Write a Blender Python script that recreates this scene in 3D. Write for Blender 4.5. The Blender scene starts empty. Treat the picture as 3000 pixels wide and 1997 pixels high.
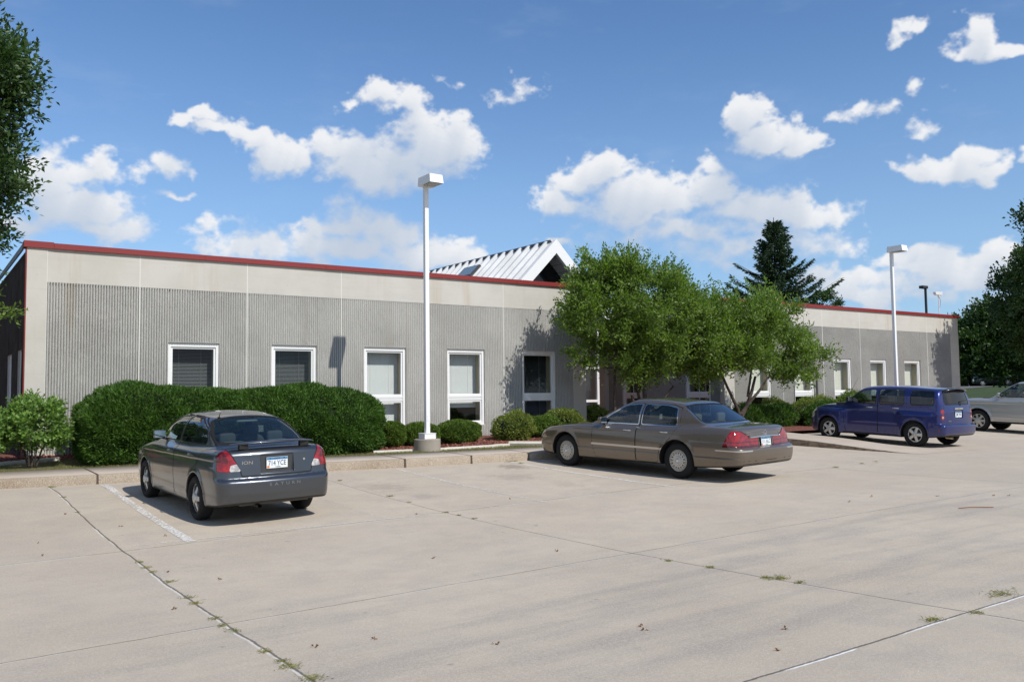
import bpy, bmesh, math, random
import numpy as np
from mathutils import Matrix, Vector
rng = np.random.default_rng(7)
random.seed(7)
SC = bpy.context.scene
COL = SC.collection

# ------------------------------------------------------------------ camera
YAW, PITCH, ROLL, FPX = math.radians(34.4135), math.radians(3.5869), math.radians(-0.6973), 2588.62
cf = Vector((math.sin(YAW)*math.cos(PITCH), math.cos(YAW)*math.cos(PITCH), math.sin(PITCH)))
cr = Vector((math.cos(YAW), -math.sin(YAW), 0)); cu = cr.cross(cf)
c_, s_ = math.cos(ROLL), math.sin(ROLL)
cr2 = c_*cr + s_*cu; cu2 = -s_*cr + c_*cu
cam_d = bpy.data.cameras.new('camera'); cam = bpy.data.objects.new('camera', cam_d); COL.objects.link(cam)
cam.matrix_world = Matrix(((cr2.x, cu2.x, -cf.x, 0), (cr2.y, cu2.y, -cf.y, 0), (cr2.z, cu2.z, -cf.z, 0), (0, 0, 0, 1)))
cam_d.sensor_width = 36; cam_d.lens = FPX/3000*36; cam_d.clip_start = .1; cam_d.clip_end = 3000
SC.camera = cam

# ------------------------------------------------------------------ light
SUN_EL, SUN_AZ = math.radians(46), math.radians(168)     # azimuth measured from +Y toward +X
sd = Vector((math.cos(SUN_EL)*math.sin(SUN_AZ), math.cos(SUN_EL)*math.cos(SUN_AZ), math.sin(SUN_EL)))
sl = bpy.data.lights.new('sun', 'SUN'); sl.energy = 4.4; sl.angle = math.radians(.53); sl.color = (1, .955, .88)
so = bpy.data.objects.new('sun', sl); COL.objects.link(so); so.rotation_euler = sd.to_track_quat('Z', 'Y').to_euler()
SC.view_settings.view_transform = 'Standard'; SC.view_settings.look = 'None'
SC.view_settings.exposure = -0.1; SC.view_settings.gamma = 1

# node helpers
class NT:
    def __init__(s, tree): s.t = tree; s.n = tree.nodes; s.l = tree.links
    def new(s, typ, **kw):
        n = s.n.new(typ)
        for k, v in kw.items(): setattr(n, k, v)
        return n
    def set(s, sock, v):
        if hasattr(v, 'is_output') or isinstance(v, bpy.types.NodeSocket): s.l.new(v, sock)
        elif v is not None:
            try: sock.default_value = v
            except Exception:
                sock.default_value = tuple(v)+(1,)
    def math(s, op, a, b=None, c=None, clamp=False):
        n = s.new('ShaderNodeMath', operation=op, use_clamp=clamp); s.set(n.inputs[0], a)
        if b is not None: s.set(n.inputs[1], b)
        if c is not None: s.set(n.inputs[2], c)
        return n.outputs[0]
    def vmath(s, op, a, b=None, out=0):
        n = s.new('ShaderNodeVectorMath', operation=op); s.set(n.inputs[0], a)
        if b is not None:
            if op == 'SCALE': s.set(n.inputs[3], b)
            else: s.set(n.inputs[1], b)
        return n.outputs[out]
    def mix(s, f, a, b, blend='MIX'):
        n = s.new('ShaderNodeMix', data_type='RGBA', blend_type=blend); s.set(n.inputs[0], f)
        s.set(n.inputs[6], (*a, 1) if isinstance(a, tuple) and len(a) == 3 else a)
        s.set(n.inputs[7], (*b, 1) if isinstance(b, tuple) and len(b) == 3 else b)
        return n.outputs[2]
    def ramp(s, f, stops, interp='LINEAR'):
        n = s.new('ShaderNodeValToRGB'); s.set(n.inputs[0], f); cr = n.color_ramp; cr.interpolation = interp
        while len(cr.elements) < len(stops): cr.elements.new(.5)
        for e, (p, c) in zip(cr.elements, stops):
            e.position = p; e.color = (c, c, c, 1) if isinstance(c, (int, float)) else (*c, 1)
        return n.outputs[0]
    def noise(s, vec, scale, detail=2, rough=.5, dist=0, out=0):
        n = s.new('ShaderNodeTexNoise'); s.set(n.inputs['Vector'], vec); s.set(n.inputs['Scale'], scale)
        s.set(n.inputs['Detail'], detail); s.set(n.inputs['Roughness'], rough); s.set(n.inputs['Distortion'], dist)
        return n.outputs[out]
    def mapr(s, v, a, b, c=0, d=1, smooth=True):
        n = s.new('ShaderNodeMapRange'); n.interpolation_type = 'SMOOTHSTEP' if smooth else 'LINEAR'
        for i, x in enumerate((v, a, b, c, d)): s.set(n.inputs[i], x)
        return n.outputs[0]
    def comb(s, x, y, z):
        n = s.new('ShaderNodeCombineXYZ'); s.set(n.inputs[0], x); s.set(n.inputs[1], y); s.set(n.inputs[2], z); return n.outputs[0]
    def sep(s, v):
        n = s.new('ShaderNodeSeparateXYZ'); s.set(n.inputs[0], v); return n.outputs

# ------------------------------------------------------------------ sky with clouds, by direction
CLOUDS=[(0.113,0.216,0.024,0.03,1.0),(0.139,0.191,0.043,0.025,1.0),(0.168,0.175,0.031,0.014,0.9),(0.093,0.176,0.023,0.021,0.9),(0.15,0.239,0.023,0.013,0.6),(0.226,0.241,0.021,0.013,0.55),(0.233,0.212,0.017,0.004,0.3),(0.245,0.297,0.013,0.008,0.8),(0.271,0.305,0.019,0.009,0.95),(0.276,0.29,0.02,0.011,0.8),(0.299,0.276,0.015,0.013,0.8),(0.324,0.271,0.021,0.015,1.0),(0.343,0.256,0.023,0.016,0.95),(0.412,0.273,0.039,0.02,1.0),(0.446,0.251,0.059,0.024,1.0),(0.52,0.28,0.04,0.022,1.0),(0.485,0.261,0.054,0.028,0.95),(0.451,0.327,0.022,0.011,0.8),(0.478,0.319,0.022,0.013,0.75),(0.492,0.301,0.02,0.016,0.7),(0.417,0.319,0.012,0.005,0.45),(0.378,0.19,0.018,0.016,1.0),(0.426,0.198,0.036,0.018,1.0),(0.465,0.18,0.034,0.021,1.0),(0.407,0.167,0.087,0.021,0.95),(0.322,0.167,0.046,0.016,0.6),(0.533,0.158,0.033,0.014,1.0),(0.499,0.158,0.044,0.019,0.9),(0.268,0.176,0.027,0.011,0.3),(0.696,0.245,0.034,0.022,1.0),(0.663,0.234,0.022,0.015,0.9),(0.636,0.22,0.019,0.013,0.9),(0.656,0.21,0.03,0.011,0.8),(0.747,0.212,0.058,0.024,1.0),(0.819,0.222,0.033,0.021,0.95),(0.822,0.248,0.013,0.012,0.6),(0.875,0.2,0.063,0.022,1.0),(0.925,0.192,0.04,0.018,0.95),(0.761,0.195,0.029,0.012,0.7),(0.809,0.176,0.102,0.016,0.7),(0.855,0.155,0.099,0.019,0.5),(0.866,0.295,0.024,0.015,0.95),(0.896,0.276,0.032,0.014,1.0),(0.92,0.263,0.021,0.011,0.9),(1.042,0.23,0.022,0.012,0.95),(1.07,0.224,0.027,0.014,1.0),(1.097,0.215,0.017,0.009,0.8),(1.099,0.349,0.018,0.015,0.9),(1.118,0.333,0.019,0.011,0.9),(1.089,0.337,0.014,0.009,0.7),(1.037,0.36,0.015,0.006,0.55),(1.026,0.353,0.01,0.004,0.4),(0.989,0.286,0.023,0.009,0.4),(1.015,0.29,0.008,0.005,0.4),(1.035,0.268,0.02,0.008,0.3),(1.053,0.303,0.01,0.007,0.35),(0.598,0.336,0.03,0.012,0.3),(0.53,0.349,0.013,0.005,0.2),(1.034,0.136,0.032,0.011,0.75),(1.062,0.125,0.035,0.015,0.9),(1.096,0.133,0.023,0.014,0.95),(1.085,0.113,0.042,0.019,0.9),(1.103,0.09,0.033,0.019,0.7),(1.037,0.094,0.032,0.012,0.6),(1.013,0.109,0.037,0.011,0.4),(0.94,0.122,0.022,0.012,0.9),(0.966,0.107,0.038,0.017,1.0),(0.991,0.092,0.025,0.011,0.9),(0.648,0.176,0.02,0.004,0.9),(0.845,0.146,0.037,0.014,0.6),(1.13,0.217,0.007,0.006,0.6),(0.19,0.234,0.013,0.006,0.25)]

w = bpy.data.worlds.new('World'); SC.world = w; w.use_nodes = True
w.cycles.sampling_method = 'MANUAL'; w.cycles.sample_map_resolution = 512
T = NT(w.node_tree); T.n.clear()
out = T.new('ShaderNodeOutputWorld'); bg = T.new('ShaderNodeBackground'); bg.inputs[1].default_value = .125
sky = T.new('ShaderNodeTexSky', sky_type='NISHITA', sun_disc=False, sun_elevation=SUN_EL, sun_rotation=SUN_AZ,
            altitude=300, air_density=1.0, dust_density=.35, ozone_density=1.6)
def vnoise(u, v, seed):
    r = np.random.default_rng(seed); G_ = r.random((256, 256)).astype(np.float32); iu = np.floor(u).astype(int); iv = np.floor(v).astype(int)
    fu = u-iu; fv = v-iv; fu = fu*fu*fu*(fu*(fu*6-15)+10); fv = fv*fv*fv*(fv*(fv*6-15)+10); iu &= 255; iv &= 255; iu1 = (iu+1) & 255; iv1 = (iv+1) & 255
    return (G_[iu, iv]*(1-fu)+G_[iu1, iv]*fu)*(1-fv)+(G_[iu, iv1]*(1-fu)+G_[iu1, iv1]*fu)*fv
def fbm(u, v, seed, octs=6, gain=.52):
    t = 0; a = 1; n = 0
    for o in range(octs): t = t+a*vnoise(u*2.03**o+o*17.3, v*2.03**o+o*9.1, seed+o); n += a; a *= gain
    return t/n
def cloud_field(AZ, EL, blobs):
    w1 = fbm(AZ*22, EL*26, 3, 5)-.5; w2 = fbm(AZ*22+40, EL*26+7, 13, 5)-.5; A = AZ+w1*.050; E = EL+w2*.040
    acc = np.full(AZ.shape, -1.0, np.float32)
    for (a, e, ra, re, s) in blobs:
        ra, re = ra*1.42, re*1.46; m = (np.abs(A-a) < ra*1.6) & (np.abs(E-e) < re*1.6)
        d = s*(1-np.sqrt(((A[m]-a)/ra)**2+((E[m]-e)/re*np.where(E[m] < e, 1.25, 1))**2)); o = acc[m]; h = np.maximum(.16-np.abs(o-d), 0)/.16; acc[m] = np.maximum(o, d)+h*h*.04
    puff = 1-np.abs(2*fbm(AZ*34, EL*44, 31, 6, .5)-1)*2.2; fine = fbm(AZ*60, EL*80, 47, 6, .56)-.5
    return acc+fine*.46+(puff-.62)*.20+.02
def cloud_image(name, w_, h_, a0, a1, e0, e1, blobs):
    az_, el_ = np.meshgrid(np.linspace(a0, a1, w_, dtype=np.float32), np.linspace(e0, e1, h_, dtype=np.float32))
    D = cloud_field(az_, el_, blobs); dens = np.clip(D, 0, .8); up = np.zeros_like(dens); px = h_/(e1-e0); N_ = 14
    for k in range(1, N_+1):
        sh = int(k*.0060*px); hs = int(-k*.0016*w_/(a1-a0)); q = np.zeros_like(dens); q[:h_-sh] = dens[sh:]; q = np.roll(q, hs, 1); up += q*(1-.03*k)
    dv = .34+.42*np.clip(up/N_*3.0, 0, 1); al = np.clip((D-.0)/dv, 0, 1); al = al*al*(3-2*al)
    lit = np.exp(-up/N_*5.2); lit = np.clip(lit*1.05+.06+(dens-.3)*.12, 0, 1)
    bu = np.zeros((h_, w_, 4), np.float32); bu[..., 0] = al; bu[..., 1] = lit; bu[..., 3] = 1
    im = bpy.data.images.new(name, w_, h_, alpha=False, float_buffer=True); im.colorspace_settings.name = 'Non-Color'; im.pixels.foreach_set(bu.ravel()); im.update(); im.pack(); return im
r_ = np.random.default_rng(99); other = []
for _ in range(150):
    a = r_.uniform(-math.pi, math.pi); e = abs(r_.normal(.28, .22))+.03
    if -.35 < a < 1.45 and e < .62: continue
    for _k in range(5): other.append((a+r_.normal(0, .09), e+r_.normal(0, .025), r_.uniform(.05, .12), r_.uniform(.02, .05), 1))
IA = (-.05, 1.25, -.02, .46)
imA = cloud_image('clouds_ahead', 2200, 820, *IA, CLOUDS); imB = cloud_image('clouds_around', 1400, 420, -math.pi, math.pi, 0, 1.4, other)
geo = T.new('ShaderNodeTexCoord'); dx, dy, dz = T.sep(geo.outputs['Generated']); az = T.math('ARCTAN2', dx, dy); el = T.math('ARCSINE', dz)
def layer(im, a0, a1, e0, e1):
    n = T.new('ShaderNodeTexImage'); n.image = im; n.extension = 'CLIP'; n.interpolation = 'Cubic'
    T.l.new(T.comb(T.math('DIVIDE', T.math('SUBTRACT', az, a0), a1-a0), T.math('DIVIDE', T.math('SUBTRACT', el, e0), e1-e0), 0), n.inputs[0]); return T.sep(n.outputs[0])
A_ = layer(imA, *IA); B_ = layer(imB, -math.pi, math.pi, 0, 1.4)
hz = T.math('MAXIMUM', dz, 0)
skc = T.mix(1.0, sky.outputs[0], (.72, .97, 1.22), 'MULTIPLY')
veil = T.mapr(hz, .0, .42, .55, .04); skc = T.mix(veil, skc, (3.4, 4.9, 6.8))
cir = T.math('MULTIPLY', T.mapr(T.noise(T.vmath('MULTIPLY', geo.outputs['Generated'], (1, 1, 3)), 7, 5, .62), .50, .80), .10)
col = T.mix(cir, skc, (5.5, 6.2, 7.2))
for Lr in (B_, A_):
    cc = T.mix(Lr[1], (3.8, 4.6, 5.8), (7.6, 7.7, 7.9)); col = T.mix(T.math('MULTIPLY', Lr[0], .97), col, cc)
T.l.new(col, bg.inputs[0]); T.l.new(bg.outputs[0], out.inputs[0])

# ------------------------------------------------------------------ object helpers
def link(o, parent=None):
    COL.objects.link(o)
    if parent is not None: o.parent = parent
    return o
def tag(o, label=None, cat=None, group=None, kind=None):
    if label: o['label'] = label
    if cat: o['category'] = cat
    if group: o['group'] = group
    if kind: o['kind'] = kind
    return o
def empty(name, loc=(0, 0, 0), rz=0, **kw):
    o = bpy.data.objects.new(name, None); o.location = loc; o.rotation_euler = (0, 0, rz); o.empty_display_size = .3
    link(o); tag(o, **kw); return o
def mk(name, V, F, mat, parent=None, smooth=False, normals=None, fm=None, loc=None):
    me = bpy.data.meshes.new(name)
    me.from_pydata([tuple(map(float, v)) for v in V], [], [tuple(map(int, f)) for f in F])
    for m in (mat if isinstance(mat, (list, tuple)) else [mat]): me.materials.append(m)
    if fm is not None: me.polygons.foreach_set('material_index', np.asarray(fm, dtype=np.int32))
    if smooth or normals is not None: me.polygons.foreach_set('use_smooth', [True]*len(me.polygons))
    me.update()
    if normals is not None: me.normals_split_custom_set_from_vertices([tuple(n) for n in normals])
    o = bpy.data.objects.new(name, me); link(o, parent)
    if loc is not None: o.location = loc
    return o
def mk_np(name, V, Q, mat, parent=None, smooth=False, fm=None):
    """fast mesh of same-size faces: V (n,3), Q (m,k)"""
    me = bpy.data.meshes.new(name); V = np.asarray(V, np.float32); Q = np.asarray(Q, np.int32)
    m, k = Q.shape
    me.vertices.add(len(V)); me.vertices.foreach_set('co', V.ravel())
    me.loops.add(m*k); me.loops.foreach_set('vertex_index', Q.ravel())
    me.polygons.add(m); me.polygons.foreach_set('loop_start', np.arange(0, m*k, k, dtype=np.int32))
    if smooth: me.polygons.foreach_set('use_smooth', np.ones(m, bool))
    for mm in (mat if isinstance(mat, (list, tuple)) else [mat]): me.materials.append(mm)
    if fm is not None: me.polygons.foreach_set('material_index', np.asarray(fm, np.int32))
    me.update(calc_edges=True); me.validate()
    o = bpy.data.objects.new(name, me); link(o, parent); return o
class MB:
    """collects primitives into one mesh"""
    def __init__(s): s.V = []; s.F = []; s.fm = []
    def add(s, V, F, m=0):
        b = len(s.V); s.V += [tuple(v) for v in V]; s.F += [tuple(i+b for i in f) for f in F]; s.fm += [m]*len(F); return s
    def box(s, x0, x1, y0, y1, z0, z1, m=0):
        V = [(x0, y0, z0), (x1, y0, z0), (x1, y1, z0), (x0, y1, z0), (x0, y0, z1), (x1, y0, z1), (x1, y1, z1), (x0, y1, z1)]
        return s.add(V, [(0, 3, 2, 1), (4, 5, 6, 7), (0, 1, 5, 4), (1, 2, 6, 5), (2, 3, 7, 6), (3, 0, 4, 7)], m)
    def prism(s, pts, z0, z1, m=0):
        n = len(pts)
        V = [(p[0], p[1], z0) for p in pts]+[(p[0], p[1], z1) for p in pts]
        return s.add(V, [tuple(range(n))[::-1], tuple(range(n, 2*n))]+[(i, (i+1) % n, n+(i+1) % n, n+i) for i in range(n)], m)
    def tube(s, pts, rad, n=8, m=0, cap=True):
        pts = [Vector(p) for p in pts]; R = [float(q) for q in rad] if isinstance(rad, (list, tuple)) else [float(rad)]*len(pts)
        V = []; F = []; up = Vector((.13, .27, .95)).normalized()
        for i, p in enumerate(pts):
            t = (pts[min(i+1, len(pts)-1)]-pts[max(i-1, 0)]).normalized()
            a = t.cross(up); a = a.normalized() if a.length > .05 else t.cross(Vector((1, 0, 0))).normalized()
            b = t.cross(a)
            for k in range(n):
                th = 2*math.pi*k/n; V.append(p+R[i]*(math.cos(th)*a+math.sin(th)*b))
        for i in range(len(pts)-1):
            for k in range(n): F.append((i*n+k, i*n+(k+1) % n, (i+1)*n+(k+1) % n, (i+1)*n+k))
        if cap: F.append(tuple(range(n))); F.append(tuple(range((len(pts)-1)*n, len(pts)*n))[::-1])
        return s.add(V, F, m)
    def lathe(s, prof, n=24, axis='Z', c=(0, 0, 0), m=0, closed=False):
        V = []; F = []; k = len(prof)
        for i in range(n):
            th = 2*math.pi*i/n; co, si = math.cos(th), math.sin(th)
            for r, h in prof:
                if axis == 'Z': V.append((c[0]+r*co, c[1]+r*si, c[2]+h))
                else: V.append((c[0]+h, c[1]+r*co, c[2]+r*si))
        kk = k if closed else k-1
        for i in range(n):
            for j in range(kk):
                F.append((i*k+j, ((i+1) % n)*k+j, ((i+1) % n)*k+(j+1) % k, i*k+(j+1) % k))
        return s.add(V, F, m)
    def build(s, name, mat, parent=None, smooth=False, bevel=0, loc=None):
        o = mk(name, s.V, s.F, mat, parent, smooth=smooth, fm=s.fm, loc=loc)
        if bevel:
            b = o.modifiers.new('bevel', 'BEVEL'); b.width = bevel; b.segments = 2; b.limit_method = 'ANGLE'; b.angle_limit = math.radians(35)
        return o

# ------------------------------------------------------------------ materials
def pmat(name, color, rough=.6, metal=0, spec=.5, coat=0, **kw):
    m = bpy.data.materials.new(name); m.use_nodes = True; b = m.node_tree.nodes['Principled BSDF']
    b.inputs['Base Color'].default_value = (*color, 1); b.inputs['Roughness'].default_value = rough
    b.inputs['Metallic'].default_value = metal; b.inputs['Specular IOR Level'].default_value = spec
    b.inputs['Coat Weight'].default_value = coat; b.inputs['Coat Roughness'].default_value = .03
    return m
def nmat(name):
    m = bpy.data.materials.new(name); m.use_nodes = True; t = NT(m.node_tree); b = t.n['Principled BSDF']
    tc = t.new('ShaderNodeTexCoord'); return m, t, b, tc.outputs['Object']
def bump(t, b, h, strength=.3, dist=.01, prev=None):
    n = t.new('ShaderNodeBump'); n.inputs['Strength'].default_value = strength; n.inputs['Distance'].default_value = dist
    t.l.new(h, n.inputs['Height'])
    if prev is not None: t.l.new(prev, n.inputs['Normal'])
    t.l.new(n.outputs[0], b.inputs['Normal']); return n.outputs[0]
def mottled(name, c1, c2, scale=8, rough=.85, bs=.25, bd=.01, bscale=60, spec=.3):
    m, t, b, co = nmat(name)
    f = t.noise(co, scale, 5, .6); t.l.new(t.mix(t.mapr(f, .3, .7), c1, c2), b.inputs['Base Color'])
    b.inputs['Roughness'].default_value = rough; b.inputs['Specular IOR Level'].default_value = spec
    bump(t, b, t.noise(co, bscale, 4, .6), bs, bd); return m
# ------------------------------------------------------------------ terrain functions
def fx(x):
    x = np.asarray(x, float)
    return np.where(x < 10, .0203*np.maximum(x, -15), .203+.117*(1-np.exp(-(x-10)*.0203/.117)))
def gz(x, y):
    y = np.clip(y, -12, 16.97); return -1.6-.05985*y+.0036*y*y+fx(x)
KX = [-16, -5, 0, 1.44, 3.6, 7, 8.3, 10.25, 12, 16, 19.3, 30]
KY = [21.8, 20.3, 18.95, 18.45, 17.65, 16.8, 16.5, 16.15, 15.9, 15.6, 15.45, 15.4]
def yk(x): return np.interp(x, KX, KY)
def ys(x): return yk(x)+np.interp(x, [0, 3.6, 7, 12, 19], [1.6, 1.55, 1.25, 1.05, 1.2])
EX = [-16, -5, 0, 1.64, 3, 4.5, 8.4, 9.25, 10.5, 11.7, 12.5, 14, 19.3, 22]
EY = [23.8, 22.6, 21.3, 21.2, 21.35, 20.6, 18.9, 18.6, 18.4, 18.55, 18.3, 17.9, 17.4, 17.6]
def ye(x): return np.interp(x, EX, EY)
def sz(x): return gz(x, yk(x))+.17
def bedz(x, y):
    a, b = ys(x), 21.8; t = np.clip((y-a)/(b-a), 0, 1.0)
    z0 = sz(x)+.03; z1 = np.where(np.asarray(x) < 12, -1.17, -1.12)
    return z0+(z1-z0)*t-.07*np.sin(np.pi*t)*np.interp(x, [12, 16], [1, .2])
def rampz(x, y):
    """raised apron right of the low kerb, fading out toward the lot"""
    xl = 19.35+np.clip((15.4-y)/3.4, -1, 1)*.75
    s = np.clip((y-12.0)/3.4, 0, 1); s = s*s*(3-2*s)
    r = np.clip((22.1-x)/1.2, 0, 1); r = r*r*(3-2*r)
    return .165*s*r*(x >= xl-1e-6)

def grid(name, xs, ys_, zf, mat, keep=None, smooth=True):
    X, Y = np.meshgrid(xs, ys_, indexing='ij'); Z = zf(X, Y)
    V = np.stack([X, Y, Z], -1).reshape(-1, 3); ny = len(ys_)
    i, j = np.meshgrid(np.arange(len(xs)-1), np.arange(ny-1), indexing='ij')
    Q = np.stack([i*ny+j, (i+1)*ny+j, (i+1)*ny+j+1, i*ny+j+1], -1).reshape(-1, 4)
    if keep is not None:
        c = V[Q].mean(1); Q = Q[keep(c[:, 0], c[:, 1])]
    return mk_np(name, V, Q, mat, smooth=smooth)
def strip(name, xs, rows, mat, smooth=False, wiggle=0):
    """rows: list of functions x -> (y, z); skinned along x"""
    V = []; n = len(rows)
    for x in xs:
        for f in rows:
            y, z = f(x); V.append((x, float(y), float(z)))
    Q = [(i*n+k, (i+1)*n+k, (i+1)*n+k+1, i*n+k+1) for i in range(len(xs)-1) for k in range(n-1)]
    return mk_np(name, V, Q, mat, smooth=smooth)

# concrete of the lot
def lot_material():
    m, t, b, co = nmat('lot_concrete')
    x, y, z = t.sep(co)
    big = t.noise(co, .35, 5, .6); mid = t.noise(co, 2.2, 5, .65)
    col = t.mix(t.mapr(big, .32, .68), (.470, .395, .298), (.548, .468, .360))
    col = t.mix(t.math('MULTIPLY', t.mapr(mid, .35, .75), .5), col, (.36, .31, .275))
    # streaks dragged along the driving lane
    st = t.noise(t.vmath('MULTIPLY', co, (.22, 1.6, 1)), 1.3, 4, .6)
    lane = t.math('MULTIPLY', t.mapr(t.math('ABSOLUTE', t.math('SUBTRACT', y, 5.6)), 3.2, .4), t.mapr(st, .42, .72))
    col = t.mix(t.math('MULTIPLY', lane, .6), col, (.265, .235, .215))
    yel = t.noise(t.vmath('MULTIPLY', co, (.18, 3.2, 1)), 1.6, 3, .6)
    col = t.mix(t.math('MULTIPLY', t.mapr(yel, .56, .72), .28), col, (.50, .385, .27))
    # exposed aggregate
    a1 = t.noise(co, 55, 3, .75); a2 = t.noise(co, 170, 2, .7)
    v = t.new('ShaderNodeTexVoronoi'); t.l.new(co, v.inputs['Vector']); v.inputs['Scale'].default_value = 62
    peb = t.mapr(v.outputs['Distance'], .30, .12)
    pick = t.math('GREATER_THAN', t.noise(co, 38, 1, .5), .60)
    col = t.mix(t.math('MULTIPLY', t.mapr(a1, .40, .68), .34), col, (.70, .64, .56))
    col = t.mix(t.math('MULTIPLY', t.mapr(a2, .52, .30), .42), col, (.20, .18, .165))
    col = t.mix(t.math('MULTIPLY', t.math('MULTIPLY', peb, pick), .55), col, (.78, .73, .66))
    # oil spots under the bays and a dark residue patch by the kerb
    for (sx, sy, sr, sa) in ((4.35, 14.6, .55, .45), (7.0, 14.4, .6, .5), (9.6, 14.0, .6, .45), (10.44, 15.3, .38, .9), (7.1, 12.9, .35, .35), (9.8, 12.6, .4, .3), (22.9, 15.2, .5, .4)):
        dd = t.vmath('LENGTH', t.vmath('MULTIPLY', t.vmath('SUBTRACT', co, (sx, sy, 0)), (1, .8, 0)), out=1)
        k_ = t.math('MULTIPLY', t.mapr(t.math('ADD', dd, t.math('MULTIPLY', t.math('SUBTRACT', t.noise(co, 6, 4, .7), .5), sr*2.2)), sr, sr*.2), sa*.55)
        col = t.mix(k_, col, (.13, .11, .095))
    # dark drips and spots
    sp = t.noise(co, 5.5, 2, .5); col = t.mix(t.math('MULTIPLY', t.mapr(sp, .735, .80), .5), col, (.17, .15, .14))
    cell = t.comb(t.math('FLOOR', t.math('DIVIDE', t.math('SUBTRACT', x, 2.17), 4.45)), t.math('FLOOR', t.math('DIVIDE', t.math('SUBTRACT', y, 3.61), 3.8)), 3)
    wnz = t.new('ShaderNodeTexWhiteNoise'); t.l.new(cell, wnz.inputs[0]); col = t.mix(t.math('MULTIPLY', wnz.outputs[0], .22), col, (.36, .32, .28))
    # joints
    wob = t.math('MULTIPLY', t.math('SUBTRACT', t.noise(co, .9, 3, .6), .5), .07)
    wob2 = t.math('MULTIPLY', t.math('SUBTRACT', t.noise(co, 22, 2, .6), .5), .018)
    dark = None; white = None
    brk = t.noise(co, 1.1, 3, .6)
    for axis, c, wd, wh in (('x', 2.17, .0085, .5), ('x', 6.55, .006, .15), ('x', 15.65, .007, .1), ('x', -2.3, .006, .1),
                            ('y', 11.37, .0075, .8), ('y', 7.3, .0055, .25), ('y', 3.61, .008, 1.0), ('y', -.2, .006, .3)):
        s_ = x if axis == 'x' else y
        d = t.math('ABSOLUTE', t.math('ADD', t.math('ADD', t.math('SUBTRACT', s_, c), wob), wob2))
        if axis == 'x' and c == 15.65: d = t.math('ADD', d, t.math('MULTIPLY', t.math('GREATER_THAN', y, 11.4), 5))
        k = t.mapr(d, wd*1.8, wd*.6); dark = k if dark is None else t.math('MAXIMUM', dark, k)
        d2 = t.math('ABSOLUTE', t.math('ADD', t.math('ADD', t.math('ADD', t.math('SUBTRACT', s_, c), wob), wob2), .014))
        k2 = t.math('MULTIPLY', t.math('MULTIPLY', t.mapr(d2, .022, .006), t.mapr(brk, .44, .52)), wh)
        white = k2 if white is None else t.math('MAXIMUM', white, k2)
    col = t.mix(white, col, (.80, .78, .74))
    col = t.mix(t.math('MULTIPLY', dark, .82), col, (.085, .075, .065))
    t.l.new(col, b.inputs['Base Color']); b.inputs['Roughness'].default_value = .88; b.inputs['Specular IOR Level'].default_value = .25
    h = t.math('SUBTRACT', t.math('ADD', a1, t.math('MULTIPLY', a2, .6)), t.math('MULTIPLY', dark, 2.5))
    bump(t, b, h, .45, .006)
    return m
M = {}
M['lot'] = lot_material()
def walk_material(name, c1, c2, agg=.25, bs=.4):
    m, t, b, co = nmat(name)
    f = t.noise(co, 1.1, 5, .65); col = t.mix(t.mapr(f, .3, .7), c1, c2)
    a1 = t.noise(co, 70, 3, .75); col = t.mix(t.math('MULTIPLY', t.mapr(a1, .45, .7), agg), col, (.75, .69, .6))
    a2 = t.noise(co, 45, 3, .8); col = t.mix(t.math('MULTIPLY', t.mapr(a2, .46, .30), agg*1.6), col, (.16, .13, .10))
    t.l.new(col, b.inputs['Base Color']); b.inputs['Roughness'].default_value = .9; b.inputs['Specular IOR Level'].default_value = .2
    bump(t, b, a1, bs, .008); return m
M['walk'] = walk_material('walk_concrete', (.44, .37, .30), (.50, .425, .35), .12, .2)
M['kerb'] = walk_material('kerb_concrete', (.27, .205, .14), (.37, .30, .225), .6, 1.0)
M['cyl'] = walk_material('footing_concrete', (.27, .235, .19), (.36, .32, .27), .15, .3)

# lot sheet; the raised apron is part of the paving
xs = np.unique(np.concatenate([np.arange(-30, 62, .5), np.arange(19, 23, .1)]))
ys_a = np.unique(np.concatenate([np.arange(-14, 21.6, .4), np.arange(11.6, 16, .15)]))
lot = grid('parking_lot', xs, ys_a, gz, M['lot']); tag(lot, kind='structure')
# raised apron with broken kerb face on its left side
def apron():
    V = []; Q = []; ysx = np.arange(12.0, 17.6, .1); cols = np.concatenate([[0], np.arange(.05, 2.9, .13)])
    r2 = np.random.default_rng(3)
    for y in ysx:
        xl = 19.35+float(np.clip((15.4-y)/3.4, -1, 1))*.75+r2.normal(0, .012)
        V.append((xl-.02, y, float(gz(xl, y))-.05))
        for c in cols:
            x = xl+c; V.append((x, y, float(gz(x, y))+float(rampz(max(x, 20.1) if c == 0 else x, y) if c > 0 else rampz(np.array(20.15), y))+.004))
    n = len(cols)+1
    for i in range(len(ysx)-1):
        for k in range(n-1): Q.append((i*n+k, i*n+k+1, (i+1)*n+k+1, (i+1)*n+k))
    o = mk_np('access_ramp', V, Q, [M['walk'], mottled('shaded_broken_edge', (.07, .05, .035), (.16, .12, .085), 9, .95, .9, .02, 40)], fm=[1 if q[0] % n == 0 else 0 for q in Q]); tag(o, kind='structure')  # left face coloured darker to carry its shade along with dark soil
apron()
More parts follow.
